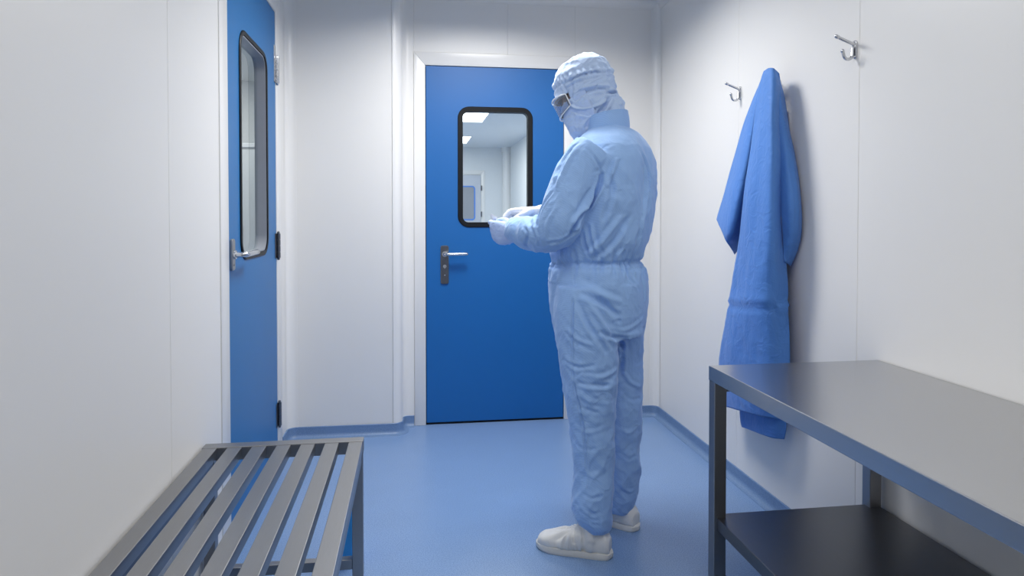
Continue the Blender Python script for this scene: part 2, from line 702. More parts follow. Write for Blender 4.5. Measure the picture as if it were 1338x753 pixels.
# ------------------------------------------------------------------ doors
def door_window(root, fn, cx, cz, w, h, r, ring, depth, gmat, x0, x1, z0, z1, thick, reveal=None, lmat='door'):
    """door leaf with a rounded opening, rubber gasket, pane. fn(u, v, d): u along, v up, d out of the leaf towards the room"""
    nper = 8
    inn = [(cx + a, cz + b) for a, b in rrect(w - 2 * ring, h - 2 * ring, max(r - ring, .02), nper)]
    mid = [(cx + a, cz + b) for a, b in rrect(w - .01, h - .01, r, nper)]
    cs = [(x1, z1), (x0, z1), (x0, z0), (x1, z0)]
    outer = []
    for k in range(4):
        outer += [cs[k]] * (nper + 1)
    # leaf: faces between rectangle corners and the opening, quads/tris
    bm = bmesh.new()
    for d, flip in ((0, False), (-thick, True)):
        C = [bm.verts.new(fn(u, v, d)) for u, v in cs]
        I = [bm.verts.new(fn(u, v, d)) for u, v in mid]
        n = len(I)
        for k in range(4):
            for i in range(nper):
                a = k * (nper + 1) + i
                bm.faces.new((C[k], I[a], I[a + 1]))
            a = k * (nper + 1) + nper
            bm.faces.new((C[k], I[a], I[(a + 1) % n], C[(k + 1) % 4]))
        if d == 0:
            C0, I0 = C, I
        else:
            for k in range(4):
                bm.faces.new((C0[k], C0[(k + 1) % 4], C[(k + 1) % 4], C[k]))
            for i in range(n):
                bm.faces.new((I0[i], I0[(i + 1) % n], I[(i + 1) % n], I[i]))
    obj('door_leaf', bm, lmat, root)
    bm = bmesh.new()
    out2 = [(cx + a, cz + b) for a, b in rrect(w, h, r + .005, nper)]
    rim = [(cx + a, cz + b) for a, b in rrect(w - .008, h - .008, r + .002, nper)]
    # gasket: chamfered outer lip, flat, then down into the opening
    rings = [(out2, 0.0), (out2, .004), (rim, .007), (inn, .006), (inn, -thick)]
    vr = [[bm.verts.new(fn(u, v, d)) for u, v in o] for o, d in rings]
    n = len(inn)
    for a, b in zip(vr, vr[1:]):
        for i in range(n):
            j = (i + 1) % n
            bm.faces.new((a[i], a[j], b[j], b[i]))
    g = obj('window_gasket', bm, 'black', root, smooth=SM)
    if reveal:
        bm = bmesh.new()
        i2 = [(cx + a, cz + b) for a, b in rrect(w - 2 * ring - .002, h - 2 * ring - .002, max(r - ring, .02), nper)]
        i3 = [(cx + a, cz + b) for a, b in rrect(w - 2 * ring - .012, h - 2 * ring - .012, max(r - ring, .02), nper)]
        frame3(bm, i2, i3, fn, .001, -thick)
        obj('window_reveal', bm, reveal, root, smooth=SM)
    bm = bmesh.new()
    prism(bm, inn, fn, -depth, -depth - .006)
    obj('window_pane', bm, gmat, root)


def hole_casing(bm, fn, x0, x1, z1, w, wt, d0, d1, bev=.003):
    """three mitred casing boards around an opening"""
    q = [((x0 - w, 0), (x0, 0), (x0, z1), (x0 - w, z1 + wt)),
         ((x0 - w, z1 + wt), (x0, z1), (x1, z1), (x1 + w, z1 + wt)),
         ((x1, 0), (x1 + w, 0), (x1 + w, z1 + wt), (x1, z1))]
    for o in q:
        b2 = bmesh.new()
        prism(b2, o, fn, d0, d1)
        es = [e for e in b2.edges]
        bmesh.ops.bevel(b2, geom=es, offset=bev, segments=2, affect='EDGES', profile=.5)
        me = bpy.data.meshes.new('t')
        b2.to_mesh(me); b2.free()
        bm.from_mesh(me)
        bpy.data.meshes.remove(me)


# back door
fnB = lambda u, v, d: Vector((u, D - d, v))
door1 = struct(thing('door_1', (DX0, D, 0), 'closed blue door in the back wall with black framed window', 'door'))
tl, br = on(598, 139, 1, D), on(696, 297, 1, D)
door_window(door1, fnB, (tl.x + br.x) / 2, (tl.z + br.z) / 2, br.x - tl.x, tl.z - br.z, .062, .030, .018, 'glass',
            DX0 + .004, DX1 - .004, .014, DZ - .004, .045)
bm = bmesh.new()
hole_casing(bm, fnB, DX0, DX1, DZ, .066, .075, -.07, .006)
obj('door_frame', bm, 'trim', door1, smooth=SM)
obj('door_gap', boxes([((DX0, D + .046, 0), (DX0 + .02, D + .06, DZ)), ((DX1 - .02, D + .046, 0), (DX1, D + .06, DZ)), ((DX0, D + .046, DZ - .02), (DX1, D + .06, DZ)), ((DX0, D + .01, 0), (DX1, D + .06, .012))]), 'dark', door1)


def lever(root, fn, u, v, pl_w, pl_h, up, length, out, sgn, rad=.0095, plate_t=.009, keyhole=True):
    hp = bpy.data.objects.new('door_handle', None)
    COL.objects.link(hp)
    hp.parent = root
    bm = bmesh.new()
    o = [(u + a, v - up + b) for a, b in rrect(pl_w, pl_h, min(.012, pl_w * .3), 5)]
    o2 = [(u + a, v - up + b) for a, b in rrect(pl_w - .005, pl_h - .005, min(.01, pl_w * .28), 5)]
    vr = [[bm.verts.new(fn(x, y, d)) for x, y in q] for q, d in ((o, 0), (o, plate_t - .0025), (o2, plate_t))]
    n = len(o)
    for a, b in zip(vr, vr[1:]):
        for i in range(n):
            j = (i + 1) % n
            bm.faces.new((a[i], a[j], b[j], b[i]))
    bm.faces.new(vr[-1])
    bm.faces.new(list(reversed(vr[0])))
    obj('handle_plate', bm, 'hinge' if root is door1 else 'plate', hp, smooth=SM)
    bm = bmesh.new()
    tube(bm, [fn(u, v, plate_t - .002), fn(u, v, plate_t + .008)], .0165, 20, round_cap=False)
    pts = [fn(u, v, plate_t), fn(u, v, out * .6)]
    for k in range(7):
        a = math.radians(90 * k / 6)
        pts.append(fn(u + sgn * .018 * (1 - math.cos(a)), v, out - .018 + .018 * math.sin(a)))
    pts.append(fn(u + sgn * length, v + .001, out))
    tube(bm, pts, rad, 14)
    obj('lever', bm, 'chrome', hp, smooth=SM)
    if keyhole:
        bm = bmesh.new()
        tube(bm, [fn(u, v - .072, plate_t - .003), fn(u, v - .072, plate_t + .005)], .0105, 18, round_cap=False)
        box(bm, fn(u - .002, v - .086, plate_t - .001) - Vector((0, .004, 0)), fn(u + .002, v - .068, plate_t) + Vector((0, .0, 0)))
        obj('lock_cylinder', bm, 'chrome', hp, smooth=SM)
        bm = bmesh.new()
        tube(bm, [fn(u, v - .123, plate_t - .002), fn(u, v - .123, plate_t + .0015)], .004, 12, round_cap=False)
        obj('screw', bm, 'chrome', hp, smooth=SM)
    else:
        bm = bmesh.new()
        tube(bm, [fn(u, v - .04, plate_t - .002), fn(u, v - .04, plate_t + .0015)], .004, 12, round_cap=False)
        obj('screw', bm, 'hinge', hp, smooth=SM)
    return hp


hp = on(581, 332, 1, D)
lever(door1, fnB, hp.x, hp.z, .047, .225, .063, .125, .052, 1)

# left door (in the left wall), seen at a steep angle
fnL = lambda u, v, d: Vector((L + d, u, v))
door2 = struct(thing('door_2', (L, LD0, 0), 'closed blue door in the left wall with tall window and three hinges', 'door'))
wl, wr = on(312, 100, 0, L), on(348, 100, 0, L)
zt = (on(322, 41, 0, L).z + on(346, 73, 0, L).z) / 2
zb = (on(320, 339, 0, L).z + on(345, 334, 0, L).z) / 2
door_window(door2, fnL, (wl.y + wr.y) / 2, (zt + zb) / 2, wr.y - wl.y, zt - zb, .085, .020, .036, 'glass',
            LD0 + .004, LD1 - .004, .014, LDZ - .004, .05, reveal='reveal', lmat='door_l')
bm = bmesh.new()
hole_casing(bm, fnL, LD0, LD1, LDZ, .11, .1, -.07, .004)
obj('door_frame', bm, 'trim', door2, smooth=SM)
obj('door_gap', boxes([((L - .06, LD0, 0), (L - .052, LD0 + .02, LDZ)), ((L - .06, LD1 - .02, 0), (L - .052, LD1, LDZ)), ((L - .06, LD0, LDZ - .02), (L - .052, LD1, LDZ)), ((L - .06, LD0, 0), (L - .01, LD1, .012))]), 'dark', door2)
hl = on(305, 333, 0, L + .008)
lever(door2, fnL, hl.y, hl.z, .046, .12, 0.0, .19, .055, 1, rad=.0105, plate_t=.010, keyhole=False)
for (y0, y1), mt in (((78, 111), 'chrome'), ((305, 337), 'hinge'), ((527, 558), 'hinge')):
    za, zb_ = on(362, y1, 0, L).z, on(362, y0, 0, L).z
    h = bpy.data.objects.new('hinge', None)
    COL.objects.link(h)
    h.parent = door2
    bm = bmesh.new()
    k = 4
    for i in range(k):
        a = za + (zb_ - za) * i / k + .0012
        b = za + (zb_ - za) * (i + 1) / k - .0012
        tube(bm, [(L + .010, LD1 + .004, a), (L + .010, LD1 + .004, b)], .0095, 16, round_cap=False)
    tube(bm, [(L + .010, LD1 + .004, za - .005), (L + .010, LD1 + .004, zb_ + .005)], .0062, 12)
    obj('hinge_barrel', bm, mt, h, smooth=SM)
    dz = .055 if mt == 'chrome' else 0.0
    obj('hinge_leaf', boxes([((L - .002, LD1 + .004, za), (L + .006, LD1 + .042, zb_)), ((L - .002, LD1 - .04, za + dz * 0), (L + .003, LD1 + .003, zb_ + dz))], .001, 1), mt, h)


# ================================================================== BEYOND THE DOORS
# long room behind the back door
BX0, BX1, BY1, BZ = -.62, 1.86, 13.2, 2.53
struct(obj('floor_corridor', boxes([((BX0, D + .1, -.06), (BX1, BY1, 0))]), 'floor'))
struct(obj('ceiling_corridor', boxes([((BX0, D + T, BZ), (BX1, BY1, BZ + .05))]), 'cab'))
struct(obj('wall_corridorleft', boxes([((BX0 - .05, D + .12, 0), (BX0, BY1, BZ))]), 'cab'))
struct(obj('wall_corridorright', boxes([((BX1, D + T, 0), (BX1 + .05, BY1, BZ))]), 'cab'))
struct(obj('wall_corridorend', boxes([((BX0 - .05, BY1, 0), (BX1 + .05, BY1 + .05, BZ))]), 'cab'))
cp = at(666, 230, 13.0)
bm = bmesh.new()
tube(bm, [(BX1 - .06, BY1 - .06, 0), (BX1 - .06, BY1 - .06, BZ)], .085, 28, round_cap=False)
tube(bm, [(BX1 - .06, BY1 - .06, BZ - .10), (BX1 - .06, BY1 - .06, BZ)], .11, 28, round_cap=False)
struct(obj('trim_8', bm, 'trim', smooth=SM))
# far door
d3 = struct(thing('door_3', (.9, BY1, 0), 'grey door with blue framed window at the far end of the corridor behind the blue door', 'door'))
fe = on(628, 229, 1, BY1 - .01)
fx1, fz1 = fe.x, fe.z
obj('door_leaf', boxes([((fx1 - .85, BY1 - .02, .01), (fx1, BY1 - .005, fz1))], .002, 1), 'door_far', d3)
fnF = lambda u, v, d: Vector((u, BY1 - .02 - d, v))
wx1, wz1, wz0 = on(621, 242, 1, BY1 - .02).x, on(621, 243, 1, BY1 - .02).z, on(621, 288, 1, BY1 - .02).z
bm = bmesh.new()
o1 = [(wx1 - .25 + a, (wz0 + wz1) / 2 + b) for a, b in rrect(.5, wz1 - wz0, .06, 6)]
o2 = [(wx1 - .25 + a, (wz0 + wz1) / 2 + b) for a, b in rrect(.45, wz1 - wz0 - .05, .04, 6)]
frame3(bm, o1, o2, fnF, 0, .01)
obj('window_gasket', bm, 'blue_frame', d3)
bm = bmesh.new()
prism(bm, o2, fnF, .001, .004)
obj('window_pane', bm, 'reveal', d3)
bm = bmesh.new()
hole_casing(bm, lambda u, v, d: Vector((u, BY1 - d, v)), fx1 - .86, fx1 + .01, fz1 + .01, .07, .08, 0, .012)
obj('door_frame', bm, 'trim', d3, smooth=SM)
bm = bmesh.new()
for py in (246, 280):
    q = on(631, py, 1, BY1 - .02)
    tube(bm, [(fx1 + .015, BY1 - .03, q.z - .05), (fx1 + .015, BY1 - .03, q.z + .05)], .012, 10, round_cap=False)
obj('hinge', bm, 'hinge', d3, smooth=SM)
for k, (ya, yb, lab) in enumerate(((8.35, 9.55, 'near square ceiling light panel seen through the blue door window'), (11.3, 12.4, 'far ceiling light panel near the end of the corridor'), (5.0, 6.2, ''))):
    if not lab:
        continue
    t = thing('ceiling_light', (.67, (ya + yb) / 2, BZ), lab, 'ceiling light', 'ceiling lights in the corridor')
    obj('light_frame', boxes([((.36, ya - .02, BZ - .012), (.38, yb + .02, BZ - .001)), ((.96, ya - .02, BZ - .012), (.98, yb + .02, BZ - .001)), ((.38, ya - .02, BZ - .012), (.96, ya, BZ - .001)), ((.38, yb, BZ - .012), (.96, yb + .02, BZ - .001))]), 'white_plastic', t)
    obj('light_diffuser', boxes([((.38, ya, BZ - .008), (.96, yb, BZ - .002))]), 'lamp', t)

# room behind the left door
SX0, SY1 = -3.0, 7.0
struct(obj('floor_sideroom', boxes([((SX0, 1.5, -.06), (L - T, SY1, 0))]), 'floor'))
struct(obj('ceiling_sideroom', boxes([((SX0, 1.5, ZC), (L - T, SY1, ZC + .05))]), 'cab'))
struct(obj('wall_sideroomend', boxes([((SX0, SY1, 0), (L - T, SY1 + .05, ZC))]), 'cab'))
struct(obj('wall_sideroomleft', boxes([((SX0 - .05, 1.5, 0), (SX0, SY1 + .05, ZC))]), 'cab'))
struct(obj('wall_sideroomfront', boxes([((SX0, 1.45, 0), (L - T, 1.5, ZC))]), 'cab'))
struct(obj('wall_sideroomright', boxes([((L - T - .02, D2 + .03, 0), (L - T + .02, SY1, ZC))]), 'cab'))
sc_ = thing('storage_cabinet', (-1.55, SY1 - .2, 0), 'pale wall cabinet with white top seen through the left door window', 'cabinet')
zc1 = on(325, 187, 1, SY1 - .45).z
obj('cabinet_body', boxes([((-2.1, SY1 - .43, .1), (-1.05, SY1 - .01, zc1 - .04))], .004, 1), 'cab', sc_)
obj('cabinet_top', boxes([((-2.13, SY1 - .46, zc1 - .04), (-1.02, SY1 - .01, zc1))], .004, 1), 'white_plastic', sc_)
for k in range(2):
    xa = -2.09 + .52 * k
    dd = obj('cabinet_door', boxes([((xa, SY1 - .45, .12), (xa + .51, SY1 - .432, zc1 - .06))], .003, 1), 'cab', sc_)
    obj('handle', boxes([((xa + (.46 if k == 0 else .03), SY1 - .47, 1.0), (xa + (.475 if k == 0 else .045), SY1 - .451, 1.14))], .003, 1), 'chrome', dd)
obj('plinth', boxes([((-2.08, SY1 - .40, 0), (-1.07, SY1 - .02, .1))]), 'reveal', sc_)


# ================================================================== STEEL BENCH
BZT, BYF, BXR = .478, 2.367, -.166
BXL = L + .008
BYN = 1.0
sw, st = .045, .034
bench = thing('bench', ((BXL + BXR) / 2, (BYF + BYN) / 2, 0), 'low stainless steel slatted bench along the left wall', 'bench')
nsl = 7
step = (BXR - BXL - sw) / (nsl - 1)
for i in range(nsl):
    x = BXL + i * step
    obj('slat', boxes([((x, BYN + sw, BZT - st), (x + sw, BYF - sw + .002, BZT - .001))], .0015, 2), 'steel', bench)
for ya, yb in ((BYF - sw, BYF), (BYN, BYN + sw)):
    obj('end_rail', boxes([((BXL - .002, ya, BZT - .042), (BXR + .002, yb, BZT + .001))], .0018, 2), 'steel', bench)
for x in (BXL, BXR - .036):
    for y in (BYF - .040, BYN + .004):
        lg = obj('leg', boxes([((x, y, .012), (x + .036, y + .036, BZT - .042))], .002, 2), 'steel', bench)
        bm = bmesh.new()
        tube(bm, [(x + .018, y + .018, 0), (x + .018, y + .018, .012)], .016, 16, round_cap=False)
        obj('foot', bm, 'black', lg, smooth=SM)
for y in (BYF - .036, BYN + .006):
    obj('stretcher', boxes([((BXL + .036, y, .045), (BXR - .036, y + .03, .078))], .0018, 2), 'steel', bench)
for x in (BXL + .003, BXR - .033):
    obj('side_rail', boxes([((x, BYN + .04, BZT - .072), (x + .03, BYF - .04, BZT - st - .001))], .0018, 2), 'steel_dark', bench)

# blue box added in place of an unexplained bright blue patch under the bench
pa = on(443, 735, 1, 2.46)
bp_ = thing('blue_standin', (pa.x + .04, 2.47, 0), 'bright blue block added for an unexplained blue patch behind the far right bench leg', 'box')
bxa, bxb = on(436, 700, 1, 2.45).x, on(467, 700, 1, 2.45).x
bz1 = on(455, 656, 1, 2.45).z
obj('standin_body', boxes([((bxa, 2.45, 0), (bxb, 2.53, bz1 - .02))], .004, 2), 'bluepanel', bp_)
obj('standin_lid', boxes([((bxa - .002, 2.448, bz1 - .0195), (bxb + .002, 2.532, bz1))], .004, 2), 'bluepanel', bp_)

# ================================================================== STEEL WORKTABLE
TX, TYF, TZ, TYN, SZ = .907, 2.015, .7644, .30, .304
WX = W - .004
table = thing('worktable', ((TX + WX) / 2, (TYF + TYN) / 2, 0), 'stainless steel work table with lower shelf against the right wall', 'table')
bm = boxes([((TX, TYN, TZ - .045), (WX, TYF, TZ))], .0022, 2)
obj('tabletop', bm, 'steel_top', table)
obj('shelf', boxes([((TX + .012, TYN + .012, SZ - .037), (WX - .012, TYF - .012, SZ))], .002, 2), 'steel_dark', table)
lgw = .04
for x in (TX + .001, WX - lgw - .012):
    for y in (TYF - lgw - .001, TYN + .001):
        lg = obj('leg', boxes([((x, y, .02), (x + lgw, y + lgw, TZ - .045))], .0025, 2), 'steel', table)
        bm = bmesh.new()
        tube(bm, [(x + lgw / 2, y + lgw / 2, 0), (x + lgw / 2, y + lgw / 2, .021)], .017, 16, round_cap=False)
        obj('foot', bm, 'black', lg, smooth=SM)
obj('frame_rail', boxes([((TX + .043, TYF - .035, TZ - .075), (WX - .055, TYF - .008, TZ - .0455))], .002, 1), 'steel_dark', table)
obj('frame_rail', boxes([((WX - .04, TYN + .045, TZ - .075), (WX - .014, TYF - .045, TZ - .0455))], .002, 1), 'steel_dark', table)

# ================================================================== WALL HOOKS
def build_hook(y, z, label):
    t = thing('coat_hook', (W, y, z), label, 'hook', 'steel coat hooks on the right wall')
    bm = bmesh.new()
    fn = lambda u, v, d: Vector((W - d, y + u, z + v))
    o = rrect(.019, .062, .0090, 6)
    o2 = rrect(.016, .059, .0075, 6)
    vr = [[bm.verts.new(fn(a, b, d)) for a, b in q] for q, d in ((o, 0), (o, .0045), (o2, .006))]
    n = len(o)
    for a, b in zip(vr, vr[1:]):
        for i in range(n):
            j = (i + 1) % n
            bm.faces.new((a[i], a[j], b[j], b[i]))
    bm.faces.new(vr[-1]); bm.faces.new(list(reversed(vr[0])))
    for s in (-1, 1):
        tube(bm, [fn(0, s * .024, .005), fn(0, s * .024, .0085)], .0042, 12)
    obj('back_plate', bm, 'chrome', t, smooth=SM)
    bm = bmesh.new()
    tube(bm, [fn(0, .016, .004), fn(0, .021, .016), fn(0, .040, .066)], [.0058, .0055, .0052], 12)
    tube(bm, [fn(0, .0395, .064), fn(0, .0425, .071)], .0066, 12)
    obj('peg', bm, 'chrome', t, smooth=SM)
    bm = bmesh.new()
    pts = [fn(0, -.008, .005), fn(0, -.012, .012)]
    for k in range(9):
        a = math.radians(200 + 150 * k / 8)
        pts.append(fn(0, -.015 + .0185 * math.sin(a), .028 + .0165 * math.cos(a)))
    pts.append(fn(0, -.008, .047))
    pts = [fn(0, .012, .006), fn(0, .004, .011)] + pts[2:]
    tube(bm, pts, .0052, 12)
    tube(bm, [pts[-1], pts[-1] + Vector((-.001, 0, .003))], .0062, 12)
    obj('lower_hook', bm, 'chrome', t, smooth=SM)
    return t


def copy_tree(o, parent=None):
    c = o.copy()
    COL.objects.link(c)
    c.parent = parent
    for ch in list(o.children):
        copy_tree(ch, c)
    return c


h1 = on(968, 122, 0, W); h2 = on(1019, 114, 0, W); h3 = on(1118, 65, 0, W)
hk = build_hook(h3.y, h3.z, 'steel coat hook nearest the table side, beside the vertical wall joint')
ka = copy_tree(hk); ka.location = (W, h1.y, h1.z); ka['label'] = 'empty steel coat hook to the left of the hanging blue gown'
kb = copy_tree(hk); kb.location = (W, h2.y, h2.z); kb['label'] = 'steel coat hook holding the blue gown, mostly hidden behind it'

# ================================================================== HANGING GOWN
def patch(rows, nu=40, nv=70, thick=.004, wr=1.0, seed=0, droop=None):
    """cloth patch from rows of (px, py, offset from the right wall); Catmull-Rom both ways, wrinkled, given thickness"""
    R = []
    for row in rows:
        pts = [on(px, py, 0, W - off) for px, py, off in row]
        q = smooth_path(pts, 40)
        R.append([q[int(round(i * (len(q) - 1) / nu))] for i in range(nu + 1)])
    cols = []
    for i in range(nu + 1):
        q = smooth_path([r[i] for r in R], 40)
        cols.append([q[int(round(j * (len(q) - 1) / nv))] for j in range(nv + 1)])
    bm = bmesh.new()
    V = [[None] * (nv + 1) for _ in range(nu + 1)]
    for i in range(nu + 1):
        for j in range(nv + 1):
            p = cols[i][j].copy()
            V[i][j] = bm.verts.new(p)
    for i in range(nu):
        for j in range(nv):
            bm.faces.new((V[i][j], V[i + 1][j], V[i + 1][j + 1], V[i][j + 1]))
    bmesh.ops.recalc_face_normals(bm, faces=bm.faces)
    bm.normal_update()
    mv = []
    for v in bm.verts:
        p, n = v.co, v.normal.copy()
        if n.x > 0: n = -n
        low = min(1.0, max(.25, (1.85 - p.z) / .5))
        d = nz(Vector((p.x * 4, p.y * 10 + p.z * 2.0, p.z * 4 + seed))) * .007
        d += nz(Vector((p.x * 5, p.y * 24 + p.z * 3, p.z * 2.5 + seed * 2))) * .0022
        k = min(1, max(.25, (1.35 - p.z) / .4))
        d += (.35 - abs(nz(Vector((p.y * 12 + p.z * 7, p.z * 13 - p.y * 6, seed + 3.1)))) * 1.8) * .0028 * k
        d += (.35 - abs(nz(Vector((p.y * 26 - p.z * 12, p.z * 28 + p.y * 10, seed + 8.1)))) * 1.8) * .0013 * k
        d += .008 * math.sin((p.y - h2.y) * 62 + seed) * math.exp(-max(0, 1.84 - p.z) / .17) * wr
        d += .007 * wr * (math.exp(-((p.z - .885 + .10 * (p.y - 2.6)) / .012) ** 2) - math.exp(-((p.z - .862 + .10 * (p.y - 2.6)) / .012) ** 2))
        mv.append((v, p + n * d * wr * low))
    for v, q in mv:
        v.co = q
        if v.co.x > W - .006: v.co.x = W - .006
    geom = bmesh.ops.solidify(bm, geom=list(bm.faces), thickness=thick)
    return bm


gown = thing('hanging_gown', (W - .06, h2.y, .3), 'long blue gown hanging from a hook on the right wall', 'gown')
# front panel
front = [
    [(999, 93, .080), (1004, 90, .088), (1010, 90, .086), (1018, 96, .062)],
    [(995, 106, .092), (1002, 104, .102), (1011, 105, .096), (1019, 110, .052)],
    [(988, 145, .108), (998, 143, .118), (1010, 144, .114), (1021, 150, .050)],
    [(981, 200, .124), (994, 198, .135), (1010, 199, .128), (1024, 204, .050)],
    [(974, 250, .134), (989, 250, .146), (1009, 250, .136), (1025, 253, .050)],
    [(966, 310, .134), (984, 310, .150), (1008, 310, .138), (1026, 312, .050)],
    [(957, 370, .128), (978, 372, .150), (1004, 372, .134), (1028, 374, .050)],
    [(949, 420, .124), (972, 424, .148), (1002, 426, .130), (1031, 428, .050)],
    [(941, 468, .118), (968, 474, .142), (1001, 478, .126), (1032, 480, .052)],
    [(943, 508, .104), (968, 516, .136), (1000, 522, .120), (1031, 522, .054)],
    [(946, 531, .100), (968, 537, .128), (1000, 545, .114), (1029, 548, .056)],
]
back = [
    [(996, 136, .030), (1004, 135, .016), (1013, 137, .016), (1021, 140, .022)],
    [(994, 160, .030), (1004, 159, .016), (1013, 160, .016), (1022, 163, .022)],
    [(984, 250, .040), (997, 250, .018), (1011, 250, .014), (1025, 253, .018)],
    [(970, 370, .045), (986, 370, .018), (1006, 372, .014), (1028, 374, .018)],
    [(958, 468, .045), (980, 472, .018), (1003, 476, .014), (1031, 480, .018)],
    [(960, 525, .045), (980, 532, .020), (1003, 538, .016), (1029, 545, .020)],
]
obj('back_panel', patch(back, 24, 50, seed=21, wr=.3), 'gown', gown, smooth=True)
fp = obj('front_panel', patch(front, 44, 90, seed=1), 'gown', gown, smooth=True)
# folded hem hanging lower at the right
hem = [
    [(968, 500, .085), (988, 500, .108), (1010, 502, .095), (1028, 504, .060)],
    [(968, 530, .083), (988, 532, .104), (1010, 534, .092), (1028, 536, .060)],
    [(969, 550, .080), (988, 555, .098), (1009, 559, .088), (1027, 562, .058)],
    [(971, 558, .078), (988, 565, .095), (1008, 572, .086), (1025, 574, .056)],
]
obj('hem', patch(hem, 30, 26, seed=5, wr=.6), 'gown', gown, smooth=True)
# sleeve hanging at the left, cuff turned out
sl = [
    [(999, 95, .080), (1000, 97, .084), (1002, 100, .084), (1005, 104, .080)],
    [(988, 122, .064), (991, 124, .086), (995, 126, .074), (1000, 128, .046)],
    [(974, 158, .070), (979, 164, .100), (986, 170, .094), (993, 176, .026)],
    [(960, 205, .080), (967, 213, .116), (976, 221, .112), (986, 229, .026)],
    [(948, 250, .088), (956, 261, .128), (966, 270, .122), (978, 278, .026)],
    [(940, 276, .092), (948, 291, .132), (958, 304, .124), (970, 313, .026)],
    [(937, 287, .094), (944, 303, .130), (951, 318, .118), (959, 332, .026)],
]
obj('sleeve', patch(sl, 26, 60, seed=9, wr=.8), 'gown', gown, smooth=True)
sr_ = [
    [(1012, 94, .062), (1016, 97, .055), (1018, 101, .042), (1019, 104, .030)],
    [(1016, 120, .072), (1020, 122, .058), (1023, 124, .036), (1025, 126, .020)],
    [(1018, 170, .082), (1025, 172, .066), (1031, 174, .038), (1034, 176, .014)],
    [(1019, 215, .088), (1029, 217, .074), (1038, 219, .042), (1042, 221, .012)],
    [(1019, 255, .090), (1032, 257, .078), (1043, 259, .044), (1047, 261, .012)],
    [(1021, 290, .086), (1033, 292, .074), (1043, 294, .042), (1048, 296, .012)],
    [(1023, 320, .076), (1031, 322, .062), (1038, 324, .036), (1042, 326, .014)],
    [(1025, 342, .066), (1028, 344, .052), (1031, 346, .034), (1033, 348, .018)],
]
obj('sleeve', patch(sr_, 26, 60, seed=14, wr=.8), 'gown', gown, smooth=True)

# ================================================================== THE PERSON
PHI = math.radians(147)
BF = Vector((math.cos(PHI), math.sin(PHI), 0))
BL = Vector((-BF.y, BF.x, 0))
PC = Vector((.735, 2.54, 0))


def bp(l, f, z):
    return PC + BL * l + BF * f + Vector((0, 0, z))


cosL, cosF = abs(BL.dot(RGT)), abs(BF.dot(RGT))
D0 = 2.619
DROP = 0
TORSO = [(436, 728, 842, .185), (415, 724, 845, .20), (395, 721, 847, .208), (370, 720, 847, .208), (352, 721, 843, .198), (342, 723, 838, .188),
         (332, 721, 841, .195), (315, 723, 848, .208), (290, 728, 853, .216), (260, 733, 857, .225), (230, 738, 858, .228), (210, 743, 856, .220),
         (195, 750, 850, .198), (184, 753, 842, .168), (175, 761, 833, .125), (166, 775, 819, .08), (158, 778, 815, .07)]


def torso_rings(k=1.0, dz=0.0, sub=0.0):
    rings = []
    for py, xl, xr, a in TORSO:
        c = at((xl + xr) / 2, py, D0)
        # keep the section on the body's mid-plane
        rel = c - PC
        f = rel.dot(RGT) / BF.dot(RGT)
        ctr = bp(0, f, c.z)
        dd = (ctr - CAM).dot(FWD)
        rw = (xr - xl) / 2 * dd / FPX
        b = math.sqrt(max(rw * rw - (cosL * a) ** 2, .03 ** 2)) / cosF
        rings.append(ellring(ctr, BL * max(a * k - sub, .02), BF * max(b * k - sub, .02), 48, 2.25))
    return rings


LEGN = [(372, 726, 800, 2.54), (400, 724, 806, 2.535), (430, 725, 808, 2.53), (470, 729, 807, 2.53), (510, 735, 806, 2.53), (550, 743, 804, 2.525), (580, 748, 803, 2.52),
        (610, 751, 802, 2.515), (635, 748, 802, 2.51), (655, 745, 802, 2.505), (672, 747, 801, 2.50), (684, 753, 800, 2.50), (692, 761, 797, 2.50)]
LEGF = [(372, 772, 845, 2.72), (400, 771, 845, 2.72), (430, 770, 842, 2.725), (470, 768, 839, 2.73), (510, 768, 838, 2.73), (550, 770, 838, 2.73), (590, 774, 837, 2.73),
        (620, 777, 836, 2.73), (645, 780, 832, 2.73), (658, 783, 829, 2.73), (666, 786, 826, 2.73)]
FW2 = Vector((math.sin(YAW), math.cos(YAW), 0))


def leg_rings(lst, sub=0.0):
    rings = []
    for py, xl, xr, d in lst:
        c = at((xl + xr) / 2, py, d)
        rw = (xr - xl) / 2 * d / FPX - sub
        rings.append(ellring(c, RGT * rw, FW2 * rw * 1.08, 36, 2.1))
    return rings


ARML = [(.160, .005, 1.452, .088), (.180, .025, 1.42, .090), (.205, .060, 1.35, .087), (.225, .082, 1.28, .084), (.240, .098, 1.215, .082), (.240, .125, 1.178, .076), (.222, .175, 1.164, .071), (.192, .245, 1.166, .062),
        (.165, .295, 1.172, .052), (.148, .325, 1.176, .043), (.142, .336, 1.177, .040)]
ARMR = [(-.160, .005, 1.452, .088), (-.185, .03, 1.41, .088), (-.215, .075, 1.32, .083), (-.232, .115, 1.24, .08), (-.228, .150, 1.195, .076), (-.185, .205, 1.192, .068), (-.125, .262, 1.204, .057),
        (-.085, .298, 1.213, .046), (-.072, .309, 1.216, .042)]

# ---- coverall
bm = bmesh.new()
loft(bm, torso_rings())
loft(bm, leg_rings(LEGN))
loft(bm, leg_rings(LEGF))
for A in (ARML, ARMR):
    tube(bm, smooth_path([bp(*a[:3]) for a in A], 3), list(np.interp(np.linspace(0, len(A) - 1, (len(A) - 1) * 3 + 1), range(len(A)), [a[3] for a in A])), 28, round_cap=False)
suit = remesh('coverall', bm, .0048, 9)


